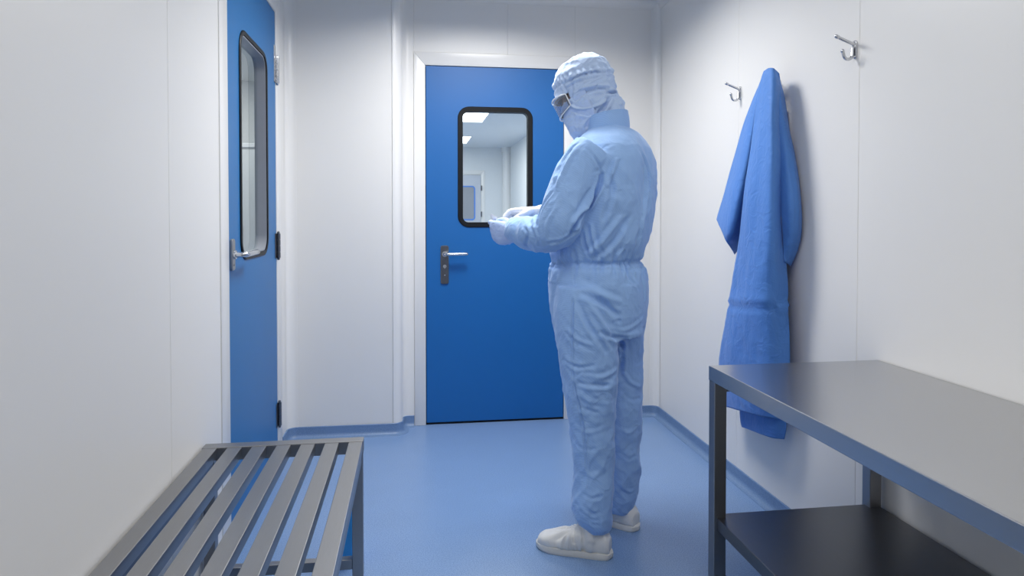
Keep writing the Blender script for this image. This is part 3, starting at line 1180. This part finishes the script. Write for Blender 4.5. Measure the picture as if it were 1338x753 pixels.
def wrinkle_suit(me):
    co = get_co(me)
    no = get_no(me)
    out = np.zeros(len(co))
    ztop = 1.60
    for i, (c, n) in enumerate(zip(co, no)):
        p = Vector(c)
        r = p - PC
        l, f, z = r.dot(BL), r.dot(BF), p.z
        d = 0.0
        # broad soft billows
        d += nz(Vector((l * 5, f * 5, z * 4.2))) * .007
        arm = max(0.0, min(1.0, (f - .12) / .08)) if z > 1.05 else 0
        if z < .98:                      # trouser drags: slanted folds, tighter towards the hems
            k = min(1, max(.25, (.98 - z) / .25))
            s = nz(Vector((l * 9 + 3, f * 9 + z * 5, z * 9 + f * 9 - l * 5)))
            d += (.45 - abs(s) * 1.9) * .0052 * k
            s2 = nz(Vector((l * 17 + z * 5, f * 17 - z * 9, z * 19 - f * 14 + 7)))
            d += (.4 - abs(s2) * 1.7) * .0036 * k
            s3 = nz(Vector((l * 34 - z * 9, f * 34 + z * 12, z * 30 + f * 14 + 2)))
            d += (.4 - abs(s3) * 1.7) * .0014 * k
        elif arm > 0:
            s = nz(Vector((l * 14 + f * 9, f * 20, z * 9 + 4)))
            d += (.4 - abs(s) * 1.8) * .0066 * arm
            s2 = nz(Vector((l * 34 + f * 20, f * 42, z * 24 + 4)))
            d += (.4 - abs(s2) * 1.8) * .0018 * arm
        else:                            # blouse: drags that run from the shoulders to the elastic
            k = min(1, max(.3, (1.55 - z) / .2))
            s = nz(Vector((l * 9 + z * 3.5, f * 9 - z * 3, z * 5 + 2)))
            d += (.42 - abs(s) * 1.8) * .0085 * k
            s2 = nz(Vector((l * 19 - z * 7, f * 19, z * 10 + 9)))
            d += (.4 - abs(s2) * 1.7) * .0038 * k
            s3 = nz(Vector((l * 38 - z * 17, f * 38 + z * 11, z * 22 + 3)))
            d += (.4 - abs(s3) * 1.7) * .0014 * k
        # gathers of the elastic waist
        if abs(z - 1.052) < .11 and arm < .2:
            ang = math.atan2(f, l)
            env = math.exp(-((z - 1.052) / .045) ** 2)
            g = math.sin(ang * 34 + 2.5 * nz(Vector((l * 20, f * 20, 1)))) * .6 + math.sin(ang * 53 + 1.3) * .4
            d += env * g * .0062
            d -= math.exp(-((z - 1.056) / .009) ** 2) * .010
            d -= math.exp(-((z - 1.036) / .006) ** 2) * .003
        out[i] = d
    set_co(me, co + no * out[:, None])


wrinkle_suit(suit)
FOLDS = [
    # armhole crease and sleeve drags
    ([(787, 226), (782, 246), (769, 268), (756, 288), (742, 310)], -.016, .010),
    ([(776, 250), (762, 272), (748, 292)], .010, .014),
    ([(766, 193), (781, 213), (786, 228)], -.0045, .0045),
    ([(752, 195), (738, 220), (727, 245)], .006, .011),
    ([(757, 186), (740, 203), (729, 224)], -.004, .006),
    ([(722, 250), (707, 275), (702, 297)], -.006, .008),
    ([(705, 263), (697, 285), (700, 300)], .006, .009),
    ([(715, 318), (738, 312), (758, 298)], -.006, .008),
    ([(685, 296), (690, 308), (688, 322)], -.005, .006),
    ([(695, 293), (702, 308), (702, 322)], .004, .007),
    ([(730, 268), (716, 290), (712, 312)], .004, .010),
    # blouse back
    ([(806, 206), (800, 226), (793, 245)], .007, .010),
    ([(797, 228), (800, 252), (788, 290)], -.006, .012),
    ([(838, 200), (847, 225), (849, 258)], -.005, .010),
    ([(842, 215), (846, 250), (838, 300)], .005, .012),
    ([(822, 283), (800, 318), (776, 337)], -.007, .012),
    ([(812, 282), (790, 312), (768, 334)], .008, .013),
    ([(772, 292), (776, 316), (787, 336)], .006, .009),
    ([(760, 300), (764, 320), (770, 337)], -.006, .008),
    ([(840, 285), (836, 312), (826, 334)], .006, .011),
    ([(815, 325), (808, 334), (806, 342)], .005, .006),
    ([(742, 322), (748, 334), (752, 342)], .005, .006),
    ([(725, 342), (738, 346), (750, 349)], -.004, .004),
    # seat and thighs
    ([(758, 383), (788, 397), (808, 414)], -.009, .013),
    ([(755, 370), (785, 384), (812, 396)], .006, .014),
    ([(754, 394), (772, 428), (793, 461)], -.008, .012),
    ([(762, 388), (785, 420), (803, 452)], .007, .013),
    ([(782, 434), (812, 442), (842, 428)], -.013, .010),
    ([(790, 426), (815, 432), (840, 416)], .006, .011),
    ([(808, 418), (812, 450), (811, 490)], -.012, .010),
    ([(815, 345), (822, 362), (836, 380)], -.004, .008),
    ([(836, 350), (842, 372), (843, 395)], .005, .010),
    ([(742, 430), (755, 444), (776, 452)], .006, .010),
    ([(737, 470), (754, 480), (778, 478)], -.006, .009),
    ([(754, 500), (790, 504), (808, 494)], -.010, .010),
    ([(758, 490), (788, 493), (806, 482)], .007, .011),
    ([(755, 512), (770, 524), (797, 528)], .008, .011),
    ([(752, 528), (775, 538), (800, 534)], -.007, .009),
    ([(814, 486), (824, 500), (836, 506)], .007, .010),
    ([(812, 510), (824, 522), (837, 520)], -.007, .009),
    ([(810, 560), (822, 566), (836, 556)], .006, .009),
    ([(809, 590), (822, 600), (834, 592)], -.006, .009),
    ([(809, 632), (820, 642), (832, 638)], .006, .008),
    ([(750, 556), (768, 566), (795, 556)], .007, .010),
    ([(752, 580), (772, 588), (800, 574)], -.006, .009),
    ([(756, 612), (775, 622), (800, 604)], .006, .010),
    ([(757, 640), (776, 652), (800, 636)], -.006, .008),
    ([(758, 662), (776, 676), (799, 662)], .007, .009),
    ([(760, 678), (778, 686), (798, 680)], -.005, .006),
    # side seam of the trousers
    ([(750, 360), (749, 400), (748, 440), (748, 475)], -.0065, .0032),
    ([(748, 475), (751, 505), (757, 532), (763, 565), (766, 600), (768, 640)], -.0060, .0032),
]
folds(suit, [(p_, a_ * (.62 if p_[0][1] > 425 and w_ > .004 else 1.0) * (.45 if p_[0][1] > 500 and w_ > .004 else 1.0), w_ * (.70 if w_ > .006 else 1.0)) for p_, a_, w_ in FOLDS], 1.35)

# the body inside: one continuous skin from feet to head, kept under the clothes
HPSI, HDEL = math.radians(151), math.radians(27)
HF = Vector((math.cos(HPSI) * math.cos(HDEL), math.sin(HPSI) * math.cos(HDEL), -math.sin(HDEL)))
HL = Vector((-math.sin(HPSI), math.cos(HPSI), 0))
HU = HF.cross(HL)
if HU.z < 0: HU = -HU
HC = at(768, 124, 2.655)


def hp_(l, f, u):
    return HC + HL * l + HF * f + HU * u


def head_rings(s=0.0, chin=True):
    """egg-shaped head stacked along the head axis"""
    tab = [(-.128, .052, .030, .040), (-.118, .045, .046, .058), (-.095, .034, .060, .076), (-.06, .020, .069, .088), (-.02, .006, .074, .097), (.02, -.002, .0765, .101),
           (.055, -.006, .075, .100), (.085, -.008, .067, .090), (.108, -.010, .053, .071), (.124, -.010, .032, .044)]
    return [ellring(hp_(0, f, u + s * (u / .125)), HL * (a + s), HF * (b + s), 32) for u, f, a, b in tab]


person_feet = bp(0, 0, 0)
bm = bmesh.new()
loft(bm, torso_rings(.84, 0, .03))
loft(bm, leg_rings(LEGN, .02))
loft(bm, leg_rings(LEGF, .02))
for A in (ARML, ARMR):
    tube(bm, [bp(*a[:3]) for a in A], [max(a[3] * .5, .016) for a in A], 16)
for hand_l, hand_f, hand_z, base in ((.120, .372, 1.160, ARML[-2]), (-.040, .365, 1.242, ARMR[-2])):
    tube(bm, [bp(*base[:3]), bp(hand_l, hand_f, hand_z)], [.014, .007], 12)
tube(bm, [bp(0, .01, 1.49), hp_(0, -.015, -.05)], [.042, .044], 20)
loft(bm, head_rings(0))
# nose, brow, ears
tube(bm, [hp_(0, .098, .02), hp_(0, .118, -.018), hp_(0, .112, -.03)], [.008, .012, .013], 10)
for s in (-1, 1):
    tube(bm, [hp_(s * .076, -.01, .02), hp_(s * .080, -.008, -.025)], [.008, .007], 10)
    tube(bm, [hp_(s * .015, .093, .022), hp_(s * .048, .080, .020)], [.008, .006], 8)
for lst, toe in ((LEGN, 1), (LEGF, 0)):
    pass
feet = []
for (tx, ty), (hx, hy) in ((((701, 713)), (800, 729)), (((753, 667)), (834, 694))):
    toe, heel = on(tx, ty, 2, 0.0), on(hx, hy, 2, 0.0)
    feet.append((heel, toe))
for (heel, toe), lst in zip(feet, (LEGN, LEGF)):
    dv = (toe - heel)
    c = at((lst[-1][1] + lst[-1][2]) / 2, lst[-1][0], lst[-1][3])
    tube(bm, [c + Vector((0, 0, .03)), heel + dv * .28 + Vector((0, 0, .052)), heel + dv * .72 + Vector((0, 0, .036))], [.030, .030, .016], 14)
body = remesh('person', bm, .006, 4)
person = bpy.data.objects.new('person', body)
body.transform(Matrix.Translation(-person_feet))
body.materials.append(M['skin'])
for p_ in body.polygons: p_.use_smooth = True
person.location = person_feet
COL.objects.link(person)
tag(person, 'person in pale blue hooded cleanroom coverall standing with bowed head looking at gloved hands', 'person')
suit_o = mesh_obj('coverall', suit, 'suit', person)

# collar of the coverall
bm = bmesh.new()
rows = [(180, 764, 822, .086), (170, 764, 822, .086), (160, 765, 821.5, .085), (151, 766, 820, .083)]
rg = []
for py, xl, xr, a in rows:
    c = at((xl + xr) / 2, py, D0 + .005)
    rel = c - PC
    ctr = bp(0, rel.dot(RGT) / BF.dot(RGT), c.z)
    rw = (xr - xl) / 2 * 2.62 / FPX
    b = math.sqrt(max(rw * rw - (cosL * a) ** 2, .03 ** 2)) / cosF
    tilt = .20
    ring = [p + Vector((0, 0, -tilt * (p - ctr).dot(BF))) for p in ellring(ctr, BL * a, BF * b, 72)]
    ring = [p + (p - ctr).normalized() * (nz(p * 22) * .004 + nz(p * 55) * .002) for p in ring]
    rg.append(ring)
inner = [[c_ + (p - c_) * .95 for p in r] for r, c_ in ((r, sum(r, Vector()) / len(r)) for r in reversed(rg))]
vr = [[bm.verts.new(p) for p in r] for r in rg + inner]
for a, b in zip(vr, vr[1:]):
    for i in range(72):
        j = (i + 1) % 72
        bm.faces.new((a[i], a[j], b[j], b[i]))
obj('collar', bm, 'suit', suit_o, smooth=SM)
# stitched seam ridges of the coverall are pressed into the cloth; the zip flap runs down the front
bm = bmesh.new()
fl = []
fbvh = bvh_of(suit)
wl_ = world_loc(suit_o)
for k in range(15):
    z = 1.50 - .05 * k
    o_ = bp(0, .6, z) - wl_
    h_ = fbvh.ray_cast(o_, -BF)
    if h_[0] is not None:
        fl.append(h_[0] + wl_ + BF * .002)
if len(fl) > 3:
    prf = [(-.013, -.002), (.013, -.002), (.012, .003), (-.012, .003)]
    sweep(bm, prf, fl, [(BL, BF)] * len(fl))
    obj('zip_flap', bm, 'suit', suit_o)
else:
    bm.free()

# ---- hood
bm = bmesh.new()
loft(bm, head_rings(.020))
tube(bm, [at(797, 172, 2.62), at(797, 160, 2.625), at(792, 145, 2.64), at(785, 128, 2.65)], [.066, .069, .072, .064], 24)
tube(bm, [at(797, 141, 2.60), at(804, 137, 2.63), at(802, 138, 2.68)], [.036, .037, .034], 16)
hood = remesh('hood', bm, .0036, 3)
co, no = get_co(hood), get_no(hood)
out = np.zeros(len(co))
for i in range(len(co)):
    p = Vector(co[i]) - HC
    l, f, u = p.dot(HL), p.dot(HF), p.dot(HU)
    ang = math.atan2(l, f)
    d = nz(Vector((l * 12, f * 12, u * 14))) * .004
    s = nz(Vector((l * 26 + f * 10, f * 16 - u * 14, u * 22 + 5)))
    d += (.4 - abs(s) * 1.7) * .0055
    s = nz(Vector((l * 50 - f * 18, f * 34 + u * 30, u * 46 + 9)))
    d += (.4 - abs(s) * 1.7) * .0022
    # gathered band round the crown
    band = u - (.052 + .25 * f)
    d += math.exp(-((band - .016) / .016) ** 2) * math.sin(ang * 26 + 3 * nz(Vector((l * 20, f * 20, 2)))) * .0042
    d -= math.exp(-(band / .006) ** 2) * .004
    d += math.exp(-((band - .014) / .010) ** 2) * .003
    out[i] = d
set_co(hood, co + no * out[:, None])
folds(hood, [
    ([(744, 136), (752, 141), (764, 142), (780, 138), (794, 130)], .006, .0045),
    ([(746, 142), (766, 148), (786, 142)], -.005, .006),
    ([(750, 132), (762, 122), (784, 116), (800, 118)], -.006, .006),
    ([(752, 118), (772, 112), (796, 112)], .006, .007),
    ([(796, 128), (786, 144), (772, 158), (764, 168)], -.008, .006),
    ([(801, 128), (792, 146), (780, 160)], .006, .006),
    ([(792, 121), (798, 121), (803, 122), (806, 124)], -.011, .0055),
    ([(742, 108), (758, 99), (778, 94), (798, 93)], -.005, .004),
    ([(740, 112), (756, 104), (778, 99), (800, 99)], .005, .005),
    ([(806, 132), (812, 142), (812, 150)], -.004, .005),
    ([(790, 150), (776, 162), (768, 168)], .005, .005),
    ([(733, 108), (738, 122), (741, 130)], .004, .005),
    ([(746, 104), (748, 118), (746, 128)], -.004, .005),
], 1.45)
bmh = bmesh.new()
bmh.from_mesh(hood)
dele = []
for v in bmh.verts:
    p = v.co - HC
    l, f, u = p.dot(HL), p.dot(HF), p.dot(HU)
    if f > .052 and -.040 < u < .024 and abs(l) < .085:
        dele.append(v)
bmesh.ops.delete(bmh, geom=dele, context='VERTS')
bmh.to_mesh(hood)
bmh.free()
hood_o = mesh_obj('hood', hood, 'hood', person)
md = hood_o.modifiers.new('cloth', 'SOLIDIFY'); md.thickness = .003; md.offset = -1

# eyes seen through the slit
for s in (-1, 1):
    bm = bmesh.new()
    bmesh.ops.create_uvsphere(bm, u_segments=16, v_segments=10, radius=.012)
    bmesh.ops.translate(bm, verts=bm.verts, vec=hp_(s * .032, .084, .004))
    obj('eye', bm, 'white_plastic', person, smooth=True)

# ---- face mask: pleated cup over nose and mouth
bm = bmesh.new()
nu, nv = 36, 22
G = []
for j in range(nv + 1):
    v = j / nv
    u_ = .000 - .150 * v
    row = []
    for i in range(nu + 1):
        t = -1 + 2 * i / nu
        th = t * math.radians(94)
        bul = math.cos(t * PI / 2) ** .7 if abs(t) < 1 else 0
        a = .094 - .030 * max(0, v - .45) ** 1.2 / .55
        fr_ = .122 - .020 * (v - .25) ** 2 * 4 - .022 * max(0, v - .7) / .3
        f = fr_ * math.cos(th) + .012 * bul * math.sin(PI * min(1, v * 1.1)) - .004
        l = a * math.sin(th)
        pl_ = .0022 * math.sin(v * 24 + 1.2 * math.sin(t * 3)) * bul + nz(Vector((l * 30, v * 5, 3))) * .003
        row.append(bm.verts.new(hp_(l * (1 + pl_ * 3), f + pl_, u_ - .010 * bul * v)))
    G.append(row)
for j in range(nv):
    for i in range(nu):
        bm.faces.new((G[j][i], G[j][i + 1], G[j + 1][i + 1], G[j + 1][i]))
bmesh.ops.recalc_face_normals(bm, faces=bm.faces)
bmesh.ops.solidify(bm, geom=list(bm.faces), thickness=.003)
mk = obj('face_mask', bm, 'mask', person, smooth=True)

# ---- goggles: clear wrap-round visor in a white rim with a grey inner rim and a strap
gg = bpy.data.objects.new('goggles', None)
COL.objects.link(gg)
gg.parent = person
GU, GH = .000, .036


def gp(t, u, off=0.0):
    th = t * math.radians(78)
    return hp_((.088 + off) * math.sin(th), .030 + (.108 + off) * math.cos(th) ** .8, GU + u)


bm = bmesh.new()
G = [[bm.verts.new(gp(-1 + 2 * i / 28, GH * (-1 + 2 * j / 6) * (1 - .35 * abs(-1 + 2 * i / 28) ** 4))) for i in range(29)] for j in range(7)]
for j in range(6):
    for i in range(28):
        bm.faces.new((G[j][i], G[j][i + 1], G[j + 1][i + 1], G[j + 1][i]))
bmesh.ops.recalc_face_normals(bm, faces=bm.faces)
bmesh.ops.solidify(bm, geom=list(bm.faces), thickness=.0022)
obj('visor', bm, 'visor', gg, smooth=True)
loop = [gp(-1 + 2 * i / 28, GH * (1 - .35 * abs(-1 + 2 * i / 28) ** 4)) for i in range(29)] + [gp(1 - 2 * i / 28, -GH * (1 - .35 * abs(1 - 2 * i / 28) ** 4)) for i in range(29)]
bm = bmesh.new()
tube(bm, loop + [loop[0], loop[1]], .0028, 8, round_cap=False)
obj('rim', bm, 'white_plastic', gg, smooth=True)
bm = bmesh.new()
loop2 = [gp(-.93 + 1.86 * i / 24, GH * .82 * (1 - .3 * abs(-.93 + 1.86 * i / 24) ** 4), -.010) for i in range(25)] + [gp(.93 - 1.86 * i / 24, -GH * .82 * (1 - .3 * abs(.93 - 1.86 * i / 24) ** 4), -.010) for i in range(25)]
tube(bm, loop2 + [loop2[0], loop2[1]], .0045, 10, round_cap=False)
obj('inner_rim', bm, 'lens_dark', gg, smooth=True)
# strap over the hood
hb = bvh_of(hood)
wh = world_loc(hood_o)
st_pts = []
for k in range(41):
    th = math.radians(62 + (360 - 124) * k / 40)
    dirv = (HL * math.sin(th) + HF * math.cos(th)).normalized()
    o_ = HC + HF * -.01 + HU * (.006 + .012 * math.sin((k / 40) * PI)) + dirv * .3 - wh
    h_ = hb.ray_cast(o_, -dirv)
    if h_[0] is not None and (h_[0] + wh - HC).length < .2:
        st_pts.append((h_[0] + wh + dirv * .0018, dirv))
if len(st_pts) > 8:
    bm = bmesh.new()
    prf = [(-.0035, -.001), (.0035, -.001), (.0035, .001), (-.0035, .001)]
    sweep(bm, prf, [p for p, d in st_pts], [(HU, d) for p, d in st_pts])
    obj('strap', bm, 'hood', gg)


# ---- gloved hands
def hand(name, wrist, xd, thumb_d, curls, thumb, material, side, cuff_dir, cuff_r, parent, k=1.0):
    """palm, four jointed fingers and a thumb, fused into one glove. xd: along the fingers, thumb_d: towards the thumb"""
    x = xd.normalized()
    y = (thumb_d - x * thumb_d.dot(x)).normalized()
    z = x.cross(y) * side                      # back of the hand
    w = Vector(wrist)
    P = lambda a, b, c: w + (x * a + y * b + z * c) * k
    bm = bmesh.new()
    secs = [(-.045, .030, .027, 0), (-.02, .029, .025, 0), (0, .028, .020, 0), (.02, .034, .019, 0), (.05, .041, .0175, 0), (.078, .042, .015, 0), (.090, .036, .012, .001), (.100, .028, .008, .001)]
    loft(bm, [[q + x * ((q - w).dot(y) * .34 * min(1, max(0, a) / .07)) for q in ellring(P(a, 0, c), y * b * k, z * h * k, 28, 2.1)] for a, b, h, c in secs])
    offs = (.031, .0105, -.0105, -.030)
    lens = (.074, .082, .076, .060)
    for (o, ln, cu) in zip(offs, lens, curls):
        p = P(.080 - abs(o - .008) * .12 + o * .34, o, .002)
        pts, rs = [p], [.0092 * k]
        a = 0.0
        spread = (o / .03) * .06
        for frac, c, r in zip((.45, .30, .25), cu, (.0087, .0080, .0072)):
            a += math.radians(c)
            dv = x * math.cos(a) - z * math.sin(a) + y * spread
            p = p + dv.normalized() * ln * frac * k
            pts.append(p); rs.append(r * k)
        tube(bm, smooth_path(pts, 4), list(np.interp(np.linspace(0, 3, 13), range(4), rs)), 14)
    p = P(.020, .026, -.004)
    pts, rs = [p], [.0145 * k]
    for (dx, dy, dz), ln, r in thumb:
        p = p + (x * dx + y * dy + z * dz).normalized() * ln * k
        pts.append(p); rs.append(r * k)
    tube(bm, smooth_path(pts, 4), list(np.interp(np.linspace(0, len(rs) - 1, (len(rs) - 1) * 4 + 1), range(len(rs)), rs)), 14)
    tip = p
    # glove cuff pulled towards the sleeve
    c0 = P(-.012, 0, 0)
    tube(bm, [c0, c0 + cuff_dir * .035, c0 + cuff_dir * .06], [.031 * k, .036, cuff_r], 24, round_cap=False)
    me = remesh(name, bm, .0022, 5, .5)
    co, no = get_co(me), get_no(me)
    d = np.array([nz(Vector(c) * 60) * .0009 + (.35 - abs(nz(Vector((c[0] * 55, c[1] * 55, c[2] * 90)))) * 1.5) * .0009 for c in co])
    set_co(me, co + no * d[:, None])
    return mesh_obj(name, me, material, parent), tip


wl_pt = bp(.128, .327, 1.158)
gl, tipL = hand('glove', wl_pt, BF * 1.0 + BL * -.20 + Vector((0, 0, .04)), Vector((0, 0, 1)) + BF * .15,
              ((26, 56, 44), (46, 76, 50), (66, 84, 55), (82, 84, 55)),
              (((.86, .34, -.40), .042, .0125), ((.94, -.02, -.34), .034, .0105), ((.93, -.25, -.28), .024, .0090)),
              'glove', -1, (bp(*ARML[-2][:3]) - wl_pt).normalized(), .040, person, 1.14)
wr_pt = bp(-.050, .318, 1.243)
gr, tipR = hand('glove', wr_pt, BF * .9 + BL * .32 + Vector((0, 0, -.06)), BL * 1.0 + Vector((0, 0, .30)) - BF * .1,
              ((42, 40, 30), (50, 45, 30), (56, 48, 32), (60, 50, 32)),
              (((.75, .45, -.50), .040, .0120), ((.90, .05, -.50), .032, .0102), ((.90, -.15, -.45), .024, .0088)),
              'glove_w', 1, (bp(*ARMR[-2][:3]) - wr_pt).normalized(), .042, person, 1.08)

# ---- overshoes
def overshoe(heel, toe, ank, ank_r, parent, seed):
    dv = toe - heel
    ln = dv.length
    fx = dv.normalized()
    fy = Vector((-fx.y, fx.x, 0))
    Z = Vector((0, 0, 1))
    bm = bmesh.new()
    # sections along the foot: (t, half width, top height)
    tab = [(.02, .028, .065), (.07, .036, .085), (.16, .040, .100), (.30, .042, .108), (.42, .044, .096), (.55, .048, .078), (.68, .051, .066), (.80, .049, .058), (.90, .040, .049), (.97, .024, .036)]
    rings = []
    for t, w_, h_ in tab:
        c = heel + fx * ln * t
        rings.append(ellring(c + Z * (h_ / 2 + .006), fy * w_, Z * (h_ / 2), 32, 2.6))
    loft(bm, rings)
    a0 = heel + fx * ln * .27 + Z * .06
    tube(bm, [a0, ank + Z * .02, ank + Z * .07], [.047, ank_r, ank_r], 24, round_cap=False)
    me = remesh('overshoe', bm, .004, 6)
    co, no = get_co(me), get_no(me)
    out = np.zeros(len(co))
    for i, c in enumerate(co):
        p = Vector(c) - heel
        t, s, z = p.dot(fx) / ln, p.dot(fy), p.z
        # creases radiating from the instep knot towards the sole
        k = Vector((ln * .46, .0, .085))
        q = Vector((t * ln, s, z)) - k
        an = math.atan2(abs(q.y) + .02 * max(0, .08 - z), q.x)
        r = q.length
        out[i] = (.5 - abs(nz(Vector((an * 3.2, seed, r * 6)))) * 2) * .013 * math.exp(-((r - .05) / .06) ** 2)
        out[i] += nz(Vector(c) * 22) * .003
        out[i] -= math.exp(-((t - .47 - (z - .08) * .4) / .018) ** 2) * .006 * (1 if z > .05 else 0)
        if z < .026: out[i] = min(out[i], 0)
    set_co(me, co + no * out[:, None])
    co = get_co(me)
    co[:, 2] = np.maximum(co[:, 2], .012)
    set_co(me, co)
    so = mesh_obj('overshoe', me, 'shoe', parent)
    bm = bmesh.new()
    outl = []
    for t, w_, h_ in tab: outl.append((t * ln, w_ - .0015))
    pts = [(-.004, 0)] + [(a, -b) for a, b in outl] + [(ln * 1.0 + .001, 0)] + [(a, b) for a, b in reversed(outl)]
    cl = smooth_path([Vector((a, b, 0)) for a, b in pts + [pts[0]]], 4)[:-1]
    lv = [(0.0, .965), (.003, .99), (.008, 1.0), (.020, 1.0), (.024, .97)]
    cm = Vector((ln * .5, 0, 0))
    vr = []
    for z, s in lv:
        vr.append([bm.verts.new(heel + fx * (cm.x + (q.x - cm.x) * s) + fy * q.y * s + Z * (z + .004 * max(0, (q.x / ln - .75) / .25) ** 2 * (1 if z < .015 else .6))) for q in cl])
    n = len(cl)
    for a, b in zip(vr, vr[1:]):
        for i in range(n):
            j = (i + 1) % n
            bm.faces.new((a[i], a[j], b[j], b[i]))
    bm.faces.new(vr[-1]); bm.faces.new(list(reversed(vr[0])))
    obj('sole', bm, 'sole', so, smooth=SM)
    return so


for (heel, toe), lst, sd in zip(feet, (LEGN, LEGF), (1, 4)):
    py, xl, xr, d = lst[-1]
    c = at((xl + xr) / 2, py, d)
    overshoe(heel, toe, c, (xr - xl) / 2 * d / FPX * .93, person, sd)

# ---- small white packet pinched in the left hand
pk = tipL + Vector((0, 0, .004))
pkt = thing('packet', pk, 'small white torn packet pinched in the gloved left hand', 'packet')
bm = bmesh.new()
for up, fw, lf, ln, w_ in ((.80, .62, .05, .044, .026), (.95, .10, .12, .026, .012)):
    dr = (Vector((0, 0, up)) + BF * fw + BL * lf).normalized()
    sd = dr.cross(BL).normalized()
    nn = dr.cross(sd)
    a = pk - dr * .010 + BL * .006
    rings = []
    for k in range(9):
        t = k / 8
        c = a + dr * ln * t + nn * .003 * math.sin(t * 4)
        w2 = w_ * (1 - .62 * max(0, t - .45) / .55) / 2
        rings.append(ellring(c, sd * w2, nn * .0012, 12))
    loft(bm, rings)
obj('wrapper', bm, 'packet', pkt, smooth=SM)

# ================================================================== LIGHT
def area(name, loc, sx_, sy_, power, col=(1, 1, 1), spread=180):
    l = bpy.data.lights.new(name, 'AREA')
    l.shape = 'RECTANGLE'
    l.size, l.size_y = sx_, sy_
    l.energy = power
    l.color = col
    l.spread = math.radians(spread)
    o = bpy.data.objects.new(name, l)
    o.location = loc
    COL.objects.link(o)
    return o


WARM = (1.0, .992, .975)
area('panel_light', (.40, 3.02, ZC - .01), .58, .58, 44, WARM, 157)
area('panel_light', (.40, 1.1, ZC - .01), .58, 1.18, 17, WARM, 165)
area('panel_light', (.40, -.8, ZC - .01), .58, .58, 10, WARM, 170)
area('corridor_light', (.67, 6.0, BZ - .01), .58, 1.18, 62, (1, 1, .98))
area('corridor_light', (.67, 10.5, BZ - .02), .58, 1.18, 72, (1, 1, .98))
area('side_room_light', (-1.9, 4.6, ZC - .01), .8, 1.6, 30, (1, 1, .98))
area('side_room_light', (-1.5, 6.0, ZC - .01), .6, .6, 10, (1, 1, .98))

w = bpy.data.worlds.new('World')
SC.world = w
w.use_nodes = True
w.node_tree.nodes['Background'].inputs[0].default_value = (.9, .95, 1, 1)
w.node_tree.nodes['Background'].inputs[1].default_value = .02

cd = bpy.data.cameras.new('camera')
cd.sensor_width = 36
cd.lens = FPX / 1338 * 36
cd.shift_y = -(376.5 - CYP) / 1338
cd.clip_start = .02
cam = bpy.data.objects.new('camera', cd)
cam.location = CAM
cam.rotation_euler = (PI / 2 + PITCH, 0, -YAW)
COL.objects.link(cam)
SC.camera = cam

SC.view_settings.view_transform = 'Standard'
SC.view_settings.look = 'None'
SC.view_settings.exposure = -0.43
SC.view_settings.gamma = 1
SC.view_settings.use_curve_mapping = False
SC.cycles.use_denoising = True
SC.cycles.max_bounces = 10
SC.cycles.diffuse_bounces = 6
